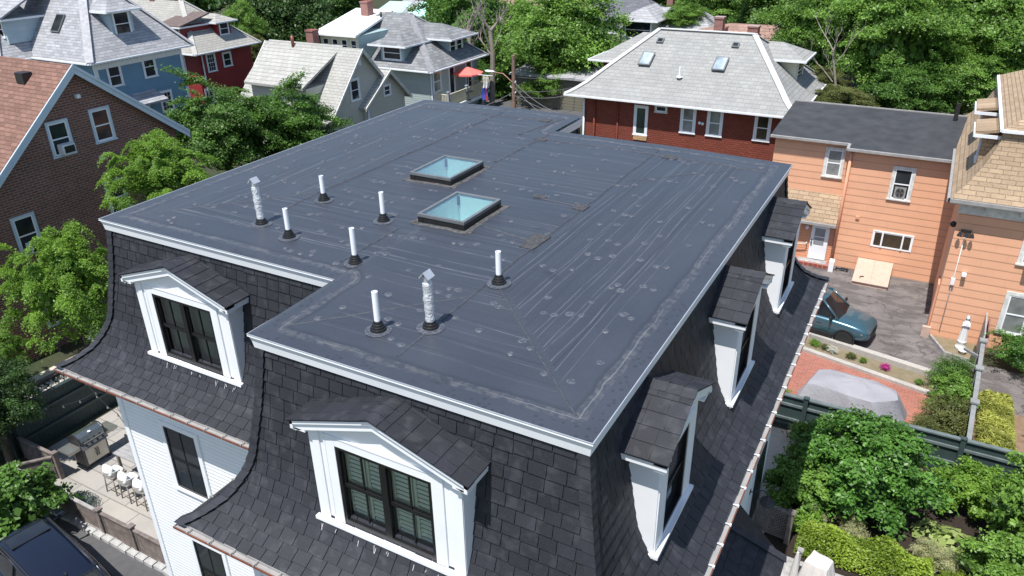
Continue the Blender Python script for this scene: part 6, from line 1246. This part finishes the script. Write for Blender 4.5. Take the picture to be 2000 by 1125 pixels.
# bare trees
def bare(name, label, base, top, r, seed, n=9, spread=1.0):
    rr = random.Random(seed); o = thing(name, label, 'tree', base); k = MB(); base, top = Vector(base), Vector(top); H = (top-base).length
    def limb(p, d, L, r, lev):
        pts = [p]; 
        for j in range(4): d = (d+Vector((rr.uniform(-.25, .25), rr.uniform(-.25, .25), rr.uniform(-.02, .22)))).normalized(); pts.append(pts[-1]+d*L/4)
        k.tube(pts, [r, r*.8, r*.6, r*.45, r*.25], 6)
        if lev: 
            for _ in range(3): q = pts[rr.choice((2, 3, 4))]; limb(q, (d+Vector((rr.uniform(-.7, .7), rr.uniform(-.7, .7), rr.uniform(-.1, .6)))).normalized(), L*.5, r*.45, lev-1)
    mid = base.lerp(top, .45)+Vector((.2, 0, 0)); k.tube([base, mid, base.lerp(top, .62)], [r, r*.8, r*.62], 8)
    for j in range(n): f = rr.uniform(.42, .64); limb(base.lerp(top, f), Vector((rr.uniform(-.75, .75), rr.uniform(-.5, .5), rr.uniform(.5, 1))).normalized(), H*rr.uniform(.16, .32)*spread, r*.42, 2)
    k.build('trunk', M['deadwood'], o); return o
def bpx(px0, py0, px1, py1, Y): a, b = at_y(px0, py0, Y), at_y(px1, py1, Y); return (a.x, Y, 0), tuple(b)
for lb, q, r, sd_, n in (('bare pale trunked tree nearest the utility pole and flag', (960, 150, 955, -30, 52), .27, 3, 8), ('bare grey tree beside the charcoal roof corner', (932, 140, 900, -20, 53), .24, 8, 8), ('slim dead tree standing in the wood above the black flat roof', (1650, 195, 1630, -60, 44), .10, 5, 6)): b0, t0_ = bpx(*q); bare('bare_tree', lb, b0, t0_, r, sd_, n, .55 if n == 6 else 1)
# ------------------------------------------------------------------ garden plants
MAG = dict(rx=1, ry=1, rz=.86, nclump=170, rc=.19, nleaf=22000, size=.068, seed=17, inner=.12, low=-.8)
tree('magnolia_bush', 'large glossy leaved bush in the middle of the garden behind the hedge', 3.15, 13.4, 1.45, 1.72, 'magnolia', 'magnolia', None, 0, 1.55, True, MAG, 'bush', r=.09)
HYD = dict(rx=1, ry=1, rz=.9, nclump=80, rc=.21, nleaf=10500, size=.098, seed=23, inner=.06)
tree('hydrangea', 'light green hydrangea at the path end of the big bush', 1.4, 12.5, .85, .95, 'hyd', 'mid', None, 0, .95, False, HYD, 'shrub')
tree('hydrangea', 'taller leafy hydrangea by the path behind the lamp', 1.75, 14.1, .95, .95, 'hyd', 'bright', None, 2, 1.05, False, HYD, 'shrub')
tree('hydrangea', 'bright green hydrangea in front of the blue green fence', 5.75, 14.6, .75, .95, 'hyd', 'bright', None, 1, .8, False, HYD, 'shrub')
tree('garden_tree', 'tall leafy shrub at the right edge of the garden', 7.3, 13.2, 1.6, 1.25, 'hyd', 'mid', None, 3, 1.7, True, HYD, 'shrub', r=.07)
tree('garden_tree', 'leafy shrub at the lower right corner of the garden', 6.7, 11.4, 1.0, 1.0, 'hyd', 'mid', None, 4, 1.0, True, HYD, 'shrub', r=.06)
FINE = dict(rx=1, ry=1, rz=.9, nclump=80, rc=.24, nleaf=11000, size=.055, seed=41, inner=.12)
for x, y, z, s, lf, lb in ((.98, 15.55, .28, .36, 'bright', 'small round box bush at the fence end of the path'), (.15, 17.1, .38, .5, 'bright', 'round bright bush on the brick patio beside the grey cover'), (5.15, 21.2, .65, .75, 'maple', 'dark clipped shrub behind the flower bed end'), (5.15, 18.4, .5, .9, 'olive', 'spreading yellow green juniper beside the dividing fence'), (4.55, 17.4, .35, .6, 'olive', 'lower juniper in front of the garden fence'), (7.3, 23.6, .85, 1.05, 'magnolia', 'dense round rhododendron in front of the peach house window'), (8.2, 20.8, .7, .8, 'maple', 'dark round bush at the right edge beside the mulch'), (5.55, 11.0, .3, .4, 'lime', 'lime conical shrub at the bottom right'), (6.1, 10.9, .3, .5, 'bluegrass', 'blue green leafy clump at the bottom right corner')): tree('round_shrub', lb, x, y, z, s, 'fine', lf, None, x, s*.85, False, FINE, 'shrub')
tree('leafy_shrub', 'glossy leaved shrub in front of the dark clipped shrub at the dividing fence', 5.2, 19.75, .65, .72, 'hyd', 'mid', None, 2, .75, False, HYD, 'shrub')
rng = np.random.default_rng(5)
def blob(name, label, cat, x0, x1, y0, y1, z0, z1, n, size, leaf, seed, spread=None, kind=None, asp=.6, up=.7, slope=0.0):
    rng = np.random.default_rng(seed); u, v = rng.random(n), rng.random(n); w = rng.random(n)**.45; P = np.stack([x0+(x1-x0)*u, y0+(y1-y0)*v, np.zeros(n)], 1); P[:, 1] += slope*(P[:, 0]-x0)
    ed_ = np.minimum(1, np.minimum(np.minimum(u, 1-u)*(x1-x0), np.minimum(v, 1-v)*(y1-y0))/.22)**.5; top = z1*(.82+.12*np.sin(P[:, 0]*5+seed)+.10*np.sin(P[:, 1]*7+P[:, 0]*3))*ed_; P[:, 2] = z0+(top-z0)*w
    nr = np.stack([rng.normal(0, .5, n), rng.normal(-.15, .5, n), np.full(n, up)+rng.normal(0, .2, n)], 1); V, t_ = leaf_mesh(P, nr, size, np.clip(.5+.25*np.sin(P[:, 0]*3.1+P[:, 1]*4)+rng.normal(0, .2, n), 0, 1), rng, asp); o = bpy.data.objects.new(name, mesh_np(name, V, t_, LEAF[leaf])); COL.objects.link(o); return tag(o, label, cat, kind=kind)
blob('hedge', 'long bright green hedge running along the terrace at the bottom right', 'hedge', 1.75, 5.1, 10.45, 11.35, .05, 1.0, 14000, .07, 'lime', 1, slope=.02)
hd2 = blob('hedge_ivy', 'green climber spilling over the garden lattice screen', 'climber', 1.45, 2.3, 11.2, 11.8, .1, 1.1, 2200, .08, 'bright', 2)
for j, (x, y, lb) in enumerate(((1.95, 11.75, 'cream variegated shrub behind the hedge nearest the lamp'), (3.0, 11.7, 'cream variegated shrub behind the middle of the hedge'), (4.85, 11.75, 'low cream variegated shrub in the black mulch near the hostas'), (5.35, 11.6, 'cream variegated shrub beside the hostas'), (4.0, 11.55, 'small cream variegated tuft below the big bush'))): tree('variegated_shrub', lb, x, y, .35, .42 if j != 4 else .25, 'fine', 'cream', None, j, .45 if j != 4 else .25, False, FINE, 'shrub')
for j, (x0, x1, y0, y1, h, lb) in enumerate(((6.05, 7.1, 17.3, 20.9, .75, 'long golden grassy shrub right of the dividing fence'),)): blob('golden_shrub', lb, 'shrub', x0, x1, y0, y1, .02, h, 9000, .17, 'golden', 3, asp=.22, up=.5)
tree('golden_shrub', 'small golden bush at the right edge in the mulch', 7.9, 19.0, .35, .5, 'fine', 'golden', None, 0, .4, False, FINE, 'shrub')
# hostas: each a rosette
rng = np.random.default_rng(9); C = []; Nn = []
for j in range(34):
    a = j*2.4; r = .5*math.sqrt(j/34); C.append((r*math.cos(a), r*math.sin(a), .28-.22*(r/.5)**2+.04*math.sin(j))); Nn.append((.7*r/.5*math.cos(a), .7*r/.5*math.sin(a), 1))
V, t_ = leaf_mesh(np.array(C), np.array(Nn), .27, np.clip(rng.normal(.55, .25, 34), 0, 1), rng, .75); hm_ = mesh_np('hosta', V, t_, LEAF['hosta'])
for x, y, s, lb in ((5.55, 12.75, 1.25, 'large pale hosta beside the tall garden shrub'), (5.0, 12.95, 1.0, 'pale hosta at the foot of the big bush'), (6.05, 12.35, 1.05, 'pale hosta nearest the right corner shrub'), (5.45, 12.15, .95, 'pale hosta in front of the largest one')): o = bpy.data.objects.new('hosta', hm_); COL.objects.link(o); o.location = (x, y, .03); o.scale = (s, s, s); tag(o, lb, 'hosta', 'hostas under the bush')
# flower bed
for x, y, s, lf, lb in ((.35, 22.15, .22, 'bright', 'green clump at the near end of the flower bed'), (1.05, 21.9, .22, 'whitefl', 'white flowering clump in the flower bed'), (1.75, 21.75, .2, 'olive', 'thin olive clump in the middle of the flower bed'), (.75, 22.0, .18, 'olive', 'olive clump beside the white flowers'), (3.0, 21.5, .2, 'pink', 'bright pink flower clump in the bed opposite the grey cover'), (4.2, 21.0, .16, 'mid', 'small green seedling at the far end of the bed'), (2.2, 21.65, .15, 'bright', 'low green tuft left of the pink flowers')): tree('flower_clump', lb, x, y, .12, s, 'fine', lf, None, x, s*.7, False, FINE, 'plant')
# grass tuft on the patio
n = 500; rng = np.random.default_rng(2); a = rng.uniform(0, 6.28, n); r = rng.random(n)*.34; P = np.stack([-17.35+1.7*r*np.cos(a), 2.6+r*np.sin(a), .12+.28*(1-r/.34)*rng.random(n)], 1); V, t_ = leaf_mesh(P, np.stack([np.cos(a), np.sin(a), rng.random(n)*.8], 1), .22, rng.random(n), rng, .12); o = bpy.data.objects.new('grass_tuft', mesh_np('grass_tuft', V, t_, LEAF['bluegrass'])); COL.objects.link(o); tag(o, 'silvery grass tuft growing behind the long lattice panel', 'plant')
